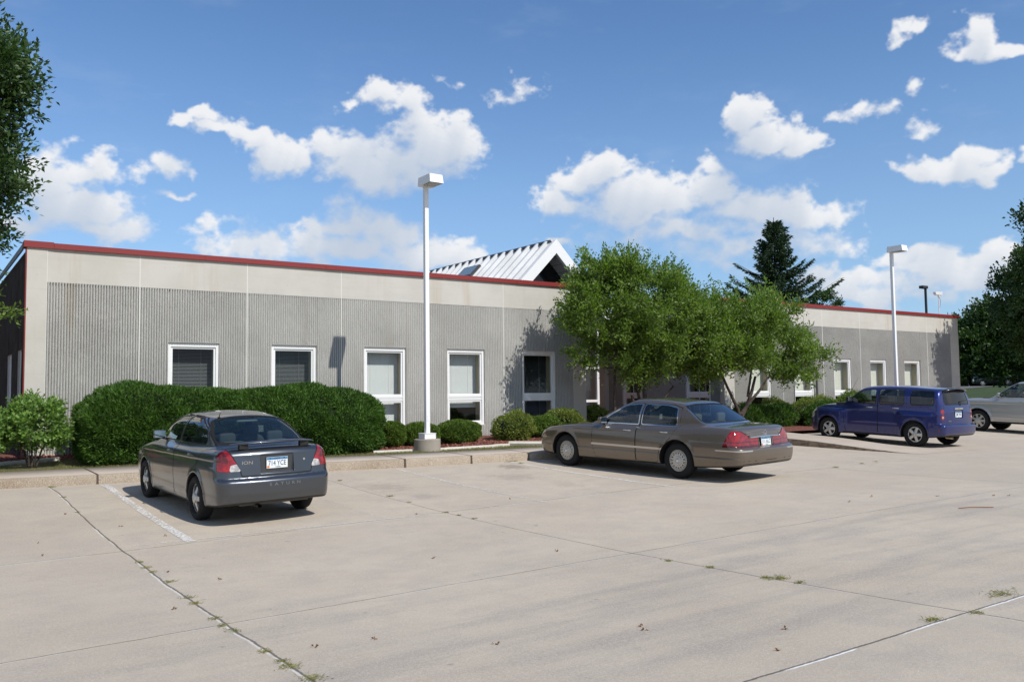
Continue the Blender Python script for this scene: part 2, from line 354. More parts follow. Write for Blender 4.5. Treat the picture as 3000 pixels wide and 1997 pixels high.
# kerb and pavement
xk = np.unique(np.concatenate([np.arange(-16, 19.4, .12), [19.32]]))
kr = np.random.default_rng(5); kj = dict((round(float(x), 2), kr.normal(0, .006, 3)) for x in xk)
def kjit(x, i): return kj[round(float(x), 2)][i]
kb = strip('kerb', xk, [lambda x: (yk(x)-.012+kjit(x, 0), gz(x, yk(x))-.08), lambda x: (yk(x)+kjit(x, 1), sz(x)-.03),
                        lambda x: (yk(x)+.02, sz(x)-.006+kjit(x, 2)*.6), lambda x: (yk(x)+.16, sz(x)+.002)], M['kerb']); tag(kb, kind='structure')
wk = strip('pavement', xk, [lambda x: (yk(x)+.155, sz(x)+.0), lambda x: (yk(x)+.16, sz(x)+.004), lambda x: (ys(x), sz(x)+.03), lambda x: (ys(x)+.02, sz(x)-.05)], M['walk']); tag(wk, kind='structure')
jm = pmat('joint_dirt', (.10, .07, .05), .95)
for jx in (-1.3, 2.95, 6.95, 8.55, 10.0, 11.35, 13.6, 16.4):
    j = MB(); n = 9
    V = []; F = []
    for i in range(n):
        y = float(yk(jx))+.0+(float(ys(jx))-float(yk(jx)))*i/(n-1); z = float(sz(jx))+.010+.026*i/(n-1)
        V += [(jx-.013, y, z), (jx+.013, y, z)]
    for i in range(n-1): F.append((2*i, 2*i+1, 2*i+3, 2*i+2))
    b = len(V); y0 = float(yk(jx))-.03; V += [(jx-.016, y0, float(gz(jx, yk(jx)))), (jx+.016, y0, float(gz(jx, yk(jx)))), (jx+.012, y0+.005, float(sz(jx))), (jx-.012, y0+.005, float(sz(jx)))]
    F.append((b, b+1, b+2, b+3)); F.append((b+3, b+2, 1, 0))
    tag(mk('pavement_joint', V, F, jm), kind='structure')

# planting bed and lawn strip
lawn_m = mottled('dry_lawn', (.16, .125, .075), (.11, .12, .05), 3.5, .95, .8, .02, 90)
mulch_m, t, b, co = nmat('mulch'); v = t.new('ShaderNodeTexVoronoi'); t.l.new(t.vmath('MULTIPLY', co, (1, 1.6, 1)), v.inputs['Vector']); v.inputs['Scale'].default_value = 26
t.l.new(t.mix(t.sep(v.outputs['Color'])[0], (.10, .028, .018), (.30, .105, .07)), b.inputs['Base Color']); b.inputs['Roughness'].default_value = .9
bump(t, b, v.outputs['Distance'], 1.0, .03)
def bed_strip(name, y0f, y1f, mat, x0, x1, dz):
    xx = np.arange(x0, x1, .2); n = 9
    V = []; Q = []
    for x in xx:
        a, c = float(y0f(x)), float(y1f(x))
        for k in range(n):
            y = a+(c-a)*k/(n-1); V.append((x, y, float(bedz(x, y))+dz+(0 if k not in (0, n-1) else -.02)))
    for i in range(len(xx)-1):
        for k in range(n-1): Q.append((i*n+k, (i+1)*n+k, (i+1)*n+k+1, i*n+k+1))
    o = mk_np(name, V, Q, mat, smooth=True); tag(o, kind='structure'); return o
bed_strip('lawn_strip', lambda x: ys(x)+.015, lambda x: ye(x)+.04, lawn_m, -16, 19.3, -.005)
bed_strip('planting_bed', lambda x: ye(x), lambda x: np.where(x < 2.0, 30, np.where(x < 17.8, 22.0, np.where(x < 24.6, 29.7, 22.5))), mulch_m, -16, 41, .015)
# far ground: grass that climbs gently toward the street
def farz(x, y):
    d = np.hypot(x-20, y-10); return -2.4+np.clip((np.maximum(y-17, x-55))/8, 0, 1)*1.1+.9*np.clip((np.hypot(x-12, y)-45)/65, 0, 1)+np.clip((x-46)/55, 0, 1)*.95*np.clip((y-10)/25, 0, 1)
gr_m = mottled('grass_ground', (.030, .055, .014), (.055, .080, .024), .6, .95, .6, .05, 30)
far = grid('grass_ground', np.concatenate([np.arange(-400, -40, 40), np.arange(-40, 160, 4), np.arange(160, 1500, 60)]),
           np.concatenate([np.arange(-300, -20, 40), np.arange(-20, 120, 4), np.arange(120, 1500, 60)]),
           lambda x, y: farz(x, y), gr_m); tag(far, kind='structure')

# painted bay lines
pm, t, b, co = nmat('worn_paint'); b.inputs['Base Color'].default_value = (.70, .67, .62, 1); b.inputs['Roughness'].default_value = .75
tr = t.new('ShaderNodeBsdfTransparent'); ms = t.new('ShaderNodeMixShader')
wn = t.math('ADD', t.math('MULTIPLY', t.noise(co, 26, 4, .75), .85), t.math('MULTIPLY', t.noise(co, 1.6, 3, .6), .22))
t.l.new(t.mapr(wn, .50, .60), ms.inputs[0]); t.l.new(tr.outputs[0], ms.inputs[1]); t.l.new(b.outputs[0], ms.inputs[2])
t.l.new(ms.outputs[0], t.n['Material Output'].inputs[0])
def worn(name, lo, hi):
    m = pm.copy(); m.name = name
    for n in m.node_tree.nodes:
        if n.bl_idname == 'ShaderNodeMapRange': n.inputs[1].default_value = lo; n.inputs[2].default_value = hi
    return m
def line(x0, y0, x1, y1, wd, mat):
    n = 40; V = []; F = []
    dx, dy = x1-x0, y1-y0; L = math.hypot(dx, dy); px, py = -dy/L*wd/2, dx/L*wd/2
    for i in range(n+1):
        t_ = i/n; x, y = x0+dx*t_, y0+dy*t_
        for s_ in (-1, 1): V.append((x+s_*px, y+s_*py, float(gz(x+s_*px, y+s_*py))+.0045))
    for i in range(n): F.append((2*i, 2*i+1, 2*i+3, 2*i+2))
    o = mk('bay_line', V, F, mat); tag(o, kind='structure'); return o
line(3.0, 17.6, 2.97, 11.45, .12, worn('worn_paint_heavy', .43, .57))
line(5.66, 17.0, 5.62, 11.42, .10, worn('worn_paint_faint', .53, .70))
line(8.29, 16.4, 8.26, 11.1, .09, worn('worn_paint_mid', .48, .62))
line(10.86, 16.0, 11.02, 11.15, .085, worn('worn_paint_clear', .42, .54))
line(10.0, 16.15, 10.95, 15.95, .05, worn('worn_paint_low', .48, .58))
line(2.3, 11.62, 5.9, 11.36, .035, worn('worn_paint_thin', .46, .55))
line(5.9, 11.36, 10.9, 11.15, .03, worn('worn_paint_thin2', .55, .62))

# ------------------------------------------------------------------ building
def rib_material(k=1.0, nm='ribbed_concrete'):
    m, t, b, co = nmat(nm)
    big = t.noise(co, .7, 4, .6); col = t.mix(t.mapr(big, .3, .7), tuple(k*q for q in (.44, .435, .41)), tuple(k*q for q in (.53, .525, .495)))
    v = t.noise(co, 48, 4, .8); col = t.mix(t.math('MULTIPLY', t.mapr(v, .50, .32), .5), col, (.12, .11, .10))
    v2 = t.noise(co, 80, 3, .8); col = t.mix(t.math('MULTIPLY', t.mapr(v2, .55, .72), .3), col, (.72, .71, .68))
    st = t.noise(t.vmath('MULTIPLY', co, (2.2, 2.2, .16)), 1.2, 4, .6); col = t.mix(t.math('MULTIPLY', t.mapr(st, .58, .74), .30), col, (.34, .28, .20))
    t.l.new(col, b.inputs['Base Color']); b.inputs['Roughness'].default_value = .95; b.inputs['Specular IOR Level'].default_value = .15
    bump(t, b, t.math('ADD', v, v2), .9, .012); return m
def smooth_conc(name, c1, c2, stain=.35):
    m, t, b, co = nmat(name)
    big = t.noise(co, .9, 5, .65); col = t.mix(t.mapr(big, .3, .7), c1, c2)
    st = t.noise(t.vmath('MULTIPLY', co, (1.5, 1.5, .12)), 1.4, 5, .65); col = t.mix(t.math('MULTIPLY', t.mapr(st, .54, .74), stain), col, (.42, .30, .18))
    ho = t.noise(t.vmath('MULTIPLY', co, (.3, .3, 6)), 2.2, 3, .6); col = t.mix(t.math('MULTIPLY', t.mapr(ho, .52, .7), .18), col, (.40, .40, .38))
    v = t.new('ShaderNodeTexVoronoi'); t.l.new(co, v.inputs['Vector']); v.inputs['Scale'].default_value = 9
    pit = t.math('MULTIPLY', t.mapr(v.outputs['Distance'], .10, .05), t.math('GREATER_THAN', t.sep(v.outputs['Color'])[0], .72))
    col = t.mix(t.math('MULTIPLY', pit, .6), col, (.2, .18, .15))
    t.l.new(col, b.inputs['Base Color']); b.inputs['Roughness'].default_value = .9; b.inputs['Specular IOR Level'].default_value = .2
    bump(t, b, t.noise(co, 70, 3, .6), .15, .005); return m
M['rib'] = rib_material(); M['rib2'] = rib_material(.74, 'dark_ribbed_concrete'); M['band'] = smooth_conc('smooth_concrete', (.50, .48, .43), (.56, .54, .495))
M['red'] = pmat('red_coping', (.235, .027, .024), .42, 0, .5); M['white'] = pmat('white_frame', (.80, .80, .79), .45)
M['sealant'] = pmat('sealant', (.66, .65, .60), .8)
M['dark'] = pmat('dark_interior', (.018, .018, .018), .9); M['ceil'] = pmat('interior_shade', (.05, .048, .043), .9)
def glass_mat(name, tint=(.8, .85, .85), ior=1.5, thru=1.0, boost=1.0):
    m = bpy.data.materials.new(name); m.use_nodes = True; t = NT(m.node_tree); t.n.clear()
    o = t.new('ShaderNodeOutputMaterial'); a = t.new('ShaderNodeBsdfTransparent'); a.inputs[0].default_value = (*[c*thru for c in tint], 1)
    g = t.new('ShaderNodeBsdfGlossy'); g.inputs['Roughness'].default_value = .008; g.inputs[0].default_value = (1, 1, 1, 1)
    lw = t.new('ShaderNodeLayerWeight'); lw.inputs[0].default_value = .5; fr = t.math('MULTIPLY_ADD', t.math('POWER', lw.outputs['Facing'], 5), .95, .045)
    ms = t.new('ShaderNodeMixShader'); t.l.new(t.math('MULTIPLY', fr, boost, clamp=True), ms.inputs[0]); t.l.new(a.outputs[0], ms.inputs[1]); t.l.new(g.outputs[0], ms.inputs[2])
    t.l.new(ms.outputs[0], o.inputs[0]); return m
M['pane'] = glass_mat('window_glass', (.93, .965, .955), 1.5, 1, .75)

bld = empty('office_building', (2.1, 21.8, -1.17), label='long low office building of ribbed grey concrete with a red coping and white windows', cat='building')
B0 = Vector(bld.location)
def badd(o): o.parent = bld; o.matrix_parent_inverse = Matrix.Translation(-B0); return o
def bpart(mb, name, mat, smooth=False, bevel=0, label=None, parent=None):
    o = mb.build(name, mat, None, smooth, bevel)
    if parent is None: badd(o)
    else: o.parent = parent; 
    if label: o['label'] = label
    return o
PIT = .0577
def ribbed(name, length, z0, z1, opens, place, rough=.0026, joints=(), seed=1, zsec=1.38, row=.085, mat=None):
    """wall along local u, outward normal -v; place(u, v, z) -> world. opens: (u0,u1,z0,z1)"""
    r = np.random.default_rng(seed)
    prof = [(0., .066), (.28, .066), (.33, 0.), (.86, 0.), (.92, .066)]
    us = []; vs = []; n = int(round(length/PIT)); p = length/n
    for i in range(n):
        for a, d in prof: us.append((i+a)*p); vs.append(d)
    us.append(length); vs.append(.066); us = np.array(us); vs = np.array(vs)
    for (a, b_, c, d) in opens:            # snap column positions onto opening edges
        for e in (a, b_): us[np.argmin(abs(us-e))] = e
    zr = set(np.round(np.arange(z0, z1, row), 3)); zr.add(z1)
    for (a, b_, c, d) in opens:
        for e in (c, d): zr = {z for z in zr if abs(z-e) > .03} | {e}
    zr = np.array(sorted(zr)); nz = len(zr)
    U = np.repeat(us[:, None], nz, 1); Vv = np.repeat(vs[:, None], nz, 1); Z = np.repeat(zr[None], len(us), 0)
    j = r.normal(0, rough, U.shape); crest = (Vv < .01)
    chip = (r.random(U.shape) < .06)*r.uniform(0, .012, U.shape); Vv = Vv+np.where(crest, np.abs(j)*.9+chip, j*.4); inner = np.ones_like(U, bool); inner[0] = inner[-1] = False
    for (a, b_, c, d) in opens: inner &= ~((abs(U-a) < 1e-6) | (abs(U-b_) < 1e-6))
    U = U+np.where(inner, r.normal(0, .0009, U.shape), 0)
    V = np.array([place(u, v, z) for u, v, z in zip(U.ravel(), Vv.ravel(), Z.ravel())])
    ii, jj = np.meshgrid(np.arange(len(us)-1), np.arange(nz-1), indexing='ij')
    Q = np.stack([ii*nz+jj, (ii+1)*nz+jj, (ii+1)*nz+jj+1, ii*nz+jj+1], -1).reshape(-1, 4)
    cu_ = (us[:-1]+us[1:])[ii.ravel()]/2; cz_ = (zr[:-1]+zr[1:])[jj.ravel()]/2; k = np.ones(len(Q), bool)
    for (a, b_, c, d) in opens: k &= ~((cu_ > a) & (cu_ < b_) & (cz_ > c) & (cz_ < d))
    o = mk_np(name, V, Q[k], M['rib']); badd(o)
    if mat is not None: o.data.materials.clear(); o.data.materials.append(mat)
    return o
def front(Y): return lambda u, v, z, X0=0: (u, Y+v, z)
WZ0, WZ1, RAIL = -.80, 1.38, -.015
M['jamb'] = pmat('tan_jamb', (.42, .34, .21), .6)
blind_m = pmat('blind_slat', (.72, .72, .71), .6); shade_m = pmat('roller_shade', (.62, .60, .52), .8); shade_m2 = pmat('dim_blind_slat', (.22, .225, .23), .7)
def window(x0, x1, Y, blind='slat', z0=WZ0, z1=WZ1, rot=None, rail=RAIL):
    """built facing -Y; rot = function mapping local (x, y, z) to world"""
    def put(mb, name, mat, parent=None, **k):
        if rot: mb.V = [rot(*v) for v in mb.V]
        return bpart(mb, name, mat, parent=parent, **k)
    f = MB(); a = .075; y0, y1 = Y+.055, Y+.14
    f.box(x0, x0+a, y0, y1, z0, z1); f.box(x1-a, x1, y0, y1, z0, z1)
    f.box(x0+a, x1-a, y0+.002, y1, z1-.10, z1); f.box(x0+a, x1-a, y0-.006, y1, z0, z0+.08)
    f.box(x0+a, x1-a, y0+.016, y1, rail-.075, rail-.008); f.box(x0+a, x1-a, y0+.016, y1, rail+.008, rail+.075); f.box(x0+a, x1-a, y0+.04, y1, rail-.008, rail+.008)
    c = .045
    for (p, q) in ((z0+.08, rail-.075), (rail+.075, z1-.10)):
        f.box(x0+a, x0+a+c, y0+.03, y1, p, q); f.box(x1-a-c, x1-a, y0+.03, y1, p, q)
        f.box(x0+a+c, x1-a-c, y0+.032, y1, q-c, q); f.box(x0+a+c, x1-a-c, y0+.032, y1, p, p+c*.8)
    # reveals of the opening in concrete, sill flashing
    fo = put(f, 'window', M['white'])
    rv = MB(); rv.box(x0-.012, x0-.0, Y+.012, Y+.16, z0, z1); rv.box(x1, x1+.012, Y+.012, Y+.16, z0, z1); rv.box(x0-.012, x1+.012, Y+.014, Y+.16, z1, z1+.012); rv.box(x0-.012, x1+.012, Y+.014, Y+.16, z0-.03, z0)
    put(rv, 'window_reveal', M['band'])
    g = MB()
    for (p, q) in ((z0+.08, rail-.075), (rail+.075, z1-.10)): g.add([(x0+a+c-.005, y1-.035, p+.02), (x1-a-c+.005, y1-.035, p+.02), (x1-a-c+.005, y1-.035, q-.02), (x0+a+c-.005, y1-.035, q-.02)], [(0, 1, 2, 3)])
    go_ = put(g, 'pane', M['pane'], parent=fo)
    bl = MB(); yb = Y+.40; xa, xb = x0+a, x1-a
    if blind in ('slat', 'dim', 'half'):
        sy_, sz_ = (.011, .005) if blind == 'dim' else (.008, .0115); z = z1-.08; zend = z0+.1 if blind != 'half' else rail-.28
        while z > zend:
            bl.add([(xa, yb-sy_, z-sz_), (xb, yb-sy_, z-sz_), (xb, yb+sy_, z+sz_), (xa, yb+sy_, z+sz_)], [(0, 1, 2, 3)]); z -= .0265 if blind != 'dim' else .034
        for xx in (xa+.25*(xb-xa), xa+.75*(xb-xa)): bl.box(xx-.002, xx+.002, yb-.013, yb+.013, zend, z1-.08)
        put(bl, 'blind', shade_m2 if blind == 'dim' else blind_m, parent=fo)
    elif blind == 'shade':
        bl.box(xa, xb, yb, yb+.004, rail-.02, z1-.05); put(bl, 'blind', shade_m, parent=fo)
    jb = MB(); jb.box(x1-a+.004, x1-a+.02, Y+.15, Y+.42, z0+.05, z1-.05); put(jb, 'inner_jamb', M['jamb'], parent=fo)
    jb = MB(); jb.box(x0+a-.02, x0+a-.004, Y+.15, Y+.42, z0+.05, z1-.05); put(jb, 'inner_jamb', M['jamb'], parent=fo)
    if blind == 'grid':
        mb = MB(); xc = (x0+x1)/2; zc = (rail+z1)/2
        mb.box(xc-.014, xc+.014, y1-.055, y1-.036, z0+.08, z1-.1); mb.box(x0+a+c, x1-a-c, y1-.056, y1-.037, zc-.014, zc+.014); put(mb, 'glazing_bar', M['white'], parent=fo)
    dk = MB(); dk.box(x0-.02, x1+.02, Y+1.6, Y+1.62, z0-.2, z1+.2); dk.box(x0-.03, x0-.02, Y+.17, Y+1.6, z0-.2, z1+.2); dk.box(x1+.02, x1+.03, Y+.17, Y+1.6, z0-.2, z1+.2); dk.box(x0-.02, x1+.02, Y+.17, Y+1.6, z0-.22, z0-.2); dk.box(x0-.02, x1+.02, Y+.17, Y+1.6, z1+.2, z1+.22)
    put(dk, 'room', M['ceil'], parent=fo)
    return fo
ZB, ZR, ZG = 2.645, 3.392, -1.165
# left wing
YL = 21.8
WL = [(5.08, 6.28, 'dim'), (7.58, 8.78, 'dim'), (10.12, 11.38, 'slat'), (12.69, 13.96, 'half'), (15.3, 16.56, 'dim')]
ribbed('ribbed_wall', 17.23-2.5, ZG, ZB, [(a-2.5, b_-2.5, WZ0, WZ1) for a, b_, _ in WL], lambda u, v, z: (u+2.5, YL+v, z), seed=2)
for a, b_, k in WL: window(a, b_, YL, k)
mb = MB(); mb.box(2.5, 17.75, YL-.0, YL+.2, ZB, ZR); mb.box(2.1, 2.495, YL-.012, YL+.2, ZG-.3, ZR); mb.box(17.232, 17.75, YL-.010, YL+.2, ZG-.3, ZB)
mb.box(2.5, 17.23, YL+.03, YL+.2, ZB-.02, ZB-.001)
bpart(mb, 'concrete_band', M['band'])
for x in (4.43, 6.95, 9.46, 12.02, 14.63):
    mb = MB(); mb.box(x-.011, x+.011, YL-.003, YL+.02, ZG, ZR); bpart(mb, 'panel_joint', M['sealant'])
mb = MB(); mb.box(2.494, 2.506, YL-.006, YL+.02, ZG, ZR); bpart(mb, 'panel_joint', M['sealant'])
mb = MB(); mb.box(2.5, 17.2, YL-.02, YL+.03, ZG-.03, ZG+.015); bpart(mb, 'base_flashing', M['sealant'])
mb = MB(); xj = [2.03, 2.62, 5.9, 9.0, 12.1, 15.1, 17.80]
for a, b_ in zip(xj[:-1], xj[1:]): mb.box(a+.002, b_-.002, YL-.06-.006*(xj.index(a) % 2), YL+.3, ZR-.005, ZR+.118+(.018 if a < 2.1 else 0))
mb.box(2.03, 2.06, YL+.3, YL+22, ZR-.03, ZR+.10, 1); mb.box(2.06, 2.12, YL+.3, YL+22, ZR+.09, ZR+.101, 1)
bpart(mb, 'coping', [M['red'], pmat('grey_metal', (.32, .34, .36), .4, .6)])
mb = MB(); mb.box(2.075, 2.098, YL-.02, YL+.10, ZG, ZR-.01); bpart(mb, 'corner_trim', M['red'])
# left side wall
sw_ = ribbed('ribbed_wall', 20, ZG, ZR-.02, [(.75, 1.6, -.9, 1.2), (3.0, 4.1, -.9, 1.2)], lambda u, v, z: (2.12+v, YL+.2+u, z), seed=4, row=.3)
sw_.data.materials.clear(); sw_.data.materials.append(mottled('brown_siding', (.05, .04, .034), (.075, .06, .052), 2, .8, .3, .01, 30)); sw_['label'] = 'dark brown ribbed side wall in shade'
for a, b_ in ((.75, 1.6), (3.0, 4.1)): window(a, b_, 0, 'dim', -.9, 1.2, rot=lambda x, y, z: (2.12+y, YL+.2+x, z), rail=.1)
# right wing
YR = 22.17
WR = [(25.93, 27.13), (28.49, 29.71), (31.0, 32.15), (33.46, 34.64), (35.96, 37.2)]
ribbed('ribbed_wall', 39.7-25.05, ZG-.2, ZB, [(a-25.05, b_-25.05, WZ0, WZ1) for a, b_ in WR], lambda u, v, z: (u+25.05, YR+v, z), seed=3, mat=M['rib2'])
for a, b_ in WR: window(a, b_, YR, 'shade')
mb = MB(); mb.box(24.5, 40.4, YR-.002, YR+.2, ZB, ZR); mb.box(24.5, 25.045, YR-.012, YR+.2, ZG-.3, ZB-.002); mb.box(39.702, 40.4, YR-.010, YR+.2, ZG-.3, ZB-.002)
mb.box(25.05, 39.7, YR+.03, YR+.2, ZB-.02, ZB-.001); mb.box(40.2, 40.4, YR+.2, YR+18, ZG-.3, ZR)
bpart(mb, 'concrete_band', M['band'])
for x in (27.8, 30.3, 32.8, 35.3, 37.8):
    mb = MB(); mb.box(x-.011, x+.011, YR-.003, YR+.02, ZG, ZR); bpart(mb, 'panel_joint', M['sealant'])
mb = MB(); xj = [24.44, 27.0, 30.1, 33.2, 36.3, 38.4, 40.47]
for a, b_ in zip(xj[:-1], xj[1:]): mb.box(a+.002, b_-.002, YR-.06, YR+.3, ZR-.005, ZR+.118)
mb.box(24.44, 24.5, YR+.3, 29.6, ZR-.005, ZR+.118); mb.box(40.41, 40.47, YR+.3, YR+18, ZR-.005, ZR+.118)
bpart(mb, 'coping', M['red'])
mb = MB(); mb.box(29.80, 29.88, YR-.075, YR-.012, -1.0, 1.02); mb.box(29.5, 29.86, YR-.13, YR-.012, 1.02, 1.38)
bpart(mb, 'downspout', pmat('grey_downspout', (.20, .19, .175), .6))
# return wall facing the entry court
RW = [(.48, 1.73), (4.17, 5.33)]
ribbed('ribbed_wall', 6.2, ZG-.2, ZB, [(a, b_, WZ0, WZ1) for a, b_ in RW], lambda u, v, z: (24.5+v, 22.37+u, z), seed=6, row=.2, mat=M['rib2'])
for a, b_ in RW: window(a, b_, 0, 'grid', rot=lambda x, y, z: (24.5+y, 22.37+x, z))
mb = MB(); mb.box(24.5, 24.7, 22.37, 29.8, ZB, ZR); mb.box(24.3, 24.7, 28.57, 29.8, ZG-.3, ZR); bpart(mb, 'concrete_band', M['band'])
# left wing return, entry wall, glazing
mb = MB(); mb.box(17.55, 17.748, YL+.2, 29.8, ZG-.3, ZR); mb.box(17.75, 24.3, 29.6, 29.8, ZG-.3, 3.0); bpart(mb, 'entry_wall', pmat('painted_wall', (.62, .62, .60), .8))
mb = MB()
for x in (18.3, 20.0, 21.7): mb.box(x-.05, x+.05, 25.9, 26.0, ZG, 2.75)
for z in (-1.1, -.25, 1.0, 2.65): mb.box(17.75, 21.75, 25.905, 25.99, z, z+.09)
bpart(mb, 'entry_frame', M['white'])
mb = MB(); mb.add([(17.76, 25.95, ZG), (21.7, 25.95, ZG), (21.7, 25.95, 2.7), (17.76, 25.95, 2.7)], [(0, 1, 2, 3)]); bpart(mb, 'entry_glass', M['pane'])
mb = MB(); mb.box(17.75, 24.5, 25.7, 29.6, 2.76, 2.9); bpart(mb, 'entry_canopy', M['dark'])
# flat roofs
mb = MB(); mb.box(2.3, 17.55, YL+.2, YL+20, 2.8, 3.0); mb.box(24.7, 40.2, YR+.2, YR+18, 2.8, 3.0); bpart(mb, 'flat_roof', pmat('roof_gravel', (.25, .24, .22), .9))
# gable over the entry: white standing-seam slopes, ridge running away from the lot
gab = MB(); RX, RZ, YF, YBk = 21.1, 6.1, 27.6, 43.0
half = 3.4; thk = .14
y = YF+.16; k = 0
prof = []
while y < YBk:
    prof += [(y, 0), (y+.26, 0), (y+.38, .12), (y+.48, .12), (y+.55, 0)]; y += .60
for sgn in (-1, 1):
    V = []; F = []
    for (yy, h) in prof:
        V.append((RX+sgn*(.02+h*.7), yy, RZ+h*.7)); V.append((RX+sgn*(half+h*.7), yy, RZ-half+h*.7))
    for i in range(len(prof)-1): F.append((2*i, 2*i+1, 2*i+3, 2*i+2))
    gab.add(V, F, 0)
    # soffit sheet
    gab.add([(RX, YF+.1, RZ-.30), (RX+sgn*half, YF+.1, RZ-.30-half), (RX+sgn*half, YBk, RZ-.30-half), (RX, YBk, RZ-.30)], [(0, 1, 2, 3)], 1)
    # rake fascia
    o_ = .10
    a, b_ = (RX, RZ+.10), (RX+sgn*half, RZ+.10-half)
    gab.add([(a[0], YF, a[1]), (b_[0], YF, b_[1]), (b_[0], YF, b_[1]-.56), (a[0], YF, a[1]-.56), (a[0], YF+.15, a[1]), (b_[0], YF+.15, b_[1]), (b_[0], YF+.15, b_[1]-.56), (a[0], YF+.15, a[1]-.56)],
            [(0, 3, 2, 1), (4, 5, 6, 7), (0, 1, 5, 4), (3, 7, 6, 2), (1, 2, 6, 5)], 2)
M['roofw'] = mottled('white_metal_roof', (.72, .72, .705), (.60, .60, .58), 1.2, .5, .05, .003, 10)
sof, t, b, co = nmat('soffit_panel'); gx, gy, gz_ = t.sep(co)
ln = t.math('LESS_THAN', t.math('FRACT', t.math('MULTIPLY', gz_, 3.6)), .06)
t.l.new(t.mix(ln, (.62, .62, .61), (.2, .2, .2)), b.inputs['Base Color'])
bpart(gab, 'gable_roof', [M['roofw'], sof, M['white']])
mb = MB()
V = [(RX-.12, YF+.4, RZ-.0), (RX, YF+.4, RZ+.13), (RX+.12, YF+.4, RZ-.0), (RX-.12, YBk, RZ-.0), (RX, YBk, RZ+.13), (RX+.12, YBk, RZ-.0)]
mb.add(V, [(0, 1, 4, 3), (1, 2, 5, 4), (0, 2, 1), (3, 4, 5)]); bpart(mb, 'ridge_cap', pmat('dark_ridge', (.03, .03, .035), .5))
mb = MB(); mb.add([(RX, 28.6, RZ-.30), (RX-half, 28.6, RZ-.30-half), (RX+half, 28.6, RZ-.30-half)], [(0, 1, 2)]); mb.add([(RX, 28.7, RZ-.30), (RX-half, 28.7, RZ-.30-half), (RX+half, 28.7, RZ-.30-half)], [(0, 2, 1)])
bpart(mb, 'gable_glass', pmat('dark_glass', (.012, .014, .016), .08))
mb = MB()
def slope(x, y, h): return (x-h*.707, y, RZ-(RX-x)+h*.707)
c1 = [(20.62, 32.3), (20.62, 33.6), (20.12, 33.6), (20.12, 32.3)]
mb.add([slope(x, y, .0) for x, y in c1]+[slope(x, y, .2) for x, y in c1], [(4, 5, 6, 7), (0, 1, 5, 4), (1, 2, 6, 5), (2, 3, 7, 6), (3, 0, 4, 7)])
sk_ = bpart(mb, 'skylight', pmat('dark_curb', (.05, .05, .055), .5))
mb = MB(); c2 = [(20.59, 32.36), (20.59, 33.54), (20.16, 33.54), (20.16, 32.36)]
mb.add([slope(x, y, .206) for x, y in c2], [(0, 1, 2, 3)]); p_ = mb.build('pane', pmat('skylight_pane', (.18, .25, .30), .15), sk_)
# ------------------------------------------------------------------ lamp posts
M['post'] = pmat('white_post_paint', (.80, .80, .80), .4)
def lamp_post(x, y, zg, label):
    r = empty('lamp_post', (x, y, zg), label=label, cat='lamp post', group='white lamp posts beside the building')
    top = 5.02-zg+(-.0)
    f = MB(); f.lathe([(0, -.4), (.31, -.4), (.312, -.02), (.31, .285), (.298, .30), (0, .302)], 40); f.build('footing', M['cyl'], r, smooth=False)
    f = MB(); f.box(-.15, .15, -.15, .15, .30, .43); f.box(-.16, .16, -.16, .16, .425, .437); f.build('base_cover', M['post'], r, bevel=.006)
    f = MB(); f.box(-.052, .052, -.052, .052, .437, top); f.build('pole', M['post'], r, bevel=.008)
    f = MB(); f.box(-.03, .03, -.058, -.052, .72, .86); f.build('hand_hole_cover', M['post'], r, bevel=.004)
    f = MB(); a, b_ = .182, .17
    V = [(-a, -.54, top), (a, -.54, top), (a, .07, top), (-a, .07, top), (-b_, -.50, top+.205), (b_, -.50, top+.205), (b_, .06, top+.205), (-b_, .06, top+.205)]
    f.add(V, [(4, 5, 6, 7), (0, 1, 5, 4), (1, 2, 6, 5), (2, 3, 7, 6), (3, 0, 4, 7)])
    f.add([(-a, .07, top), (a, .07, top), (a, -.10, top), (-a, -.10, top)], [(0, 1, 2, 3)]); f.add([(-a, -.10, top), (a, -.10, top), (a-.02, -.52, top+.012), (-a+.02, -.52, top+.012)], [(0, 1, 2, 3)])
    hd = f.build('lamp_head', M['post'], r)
    f = MB(); f.prism([(-.15, -.50), (.15, -.50), (.15, -.13), (-.15, -.13)], top-.012, top+.004); f.build('lens', pmat('lamp_lens', (.34, .36, .30), .15), hd)
    return r
lamp_post(10.13, 18.36, -1.27, 'tall white lamp post on a round concrete footing, between the grey and tan sedans')
lamp_post(29.3, 18.40, -1.27, 'tall white square lamp post rising behind the blue wagon')
r = empty('lamp_post', (66.4, 38.9, -.9), label='small black lamp post far behind the flat roof at the right end of the building', cat='lamp post')
f = MB(); f.box(-.07, .07, -.07, .07, 0, 9.0); f.build('pole', pmat('black_post', (.02, .02, .022), .5), r)
f = MB(); f.box(-.62, .1, -.18, .18, 9.0, 9.22); f.build('lamp_head', pmat('black_head', (.02, .02, .022), .5), r, bevel=.02)
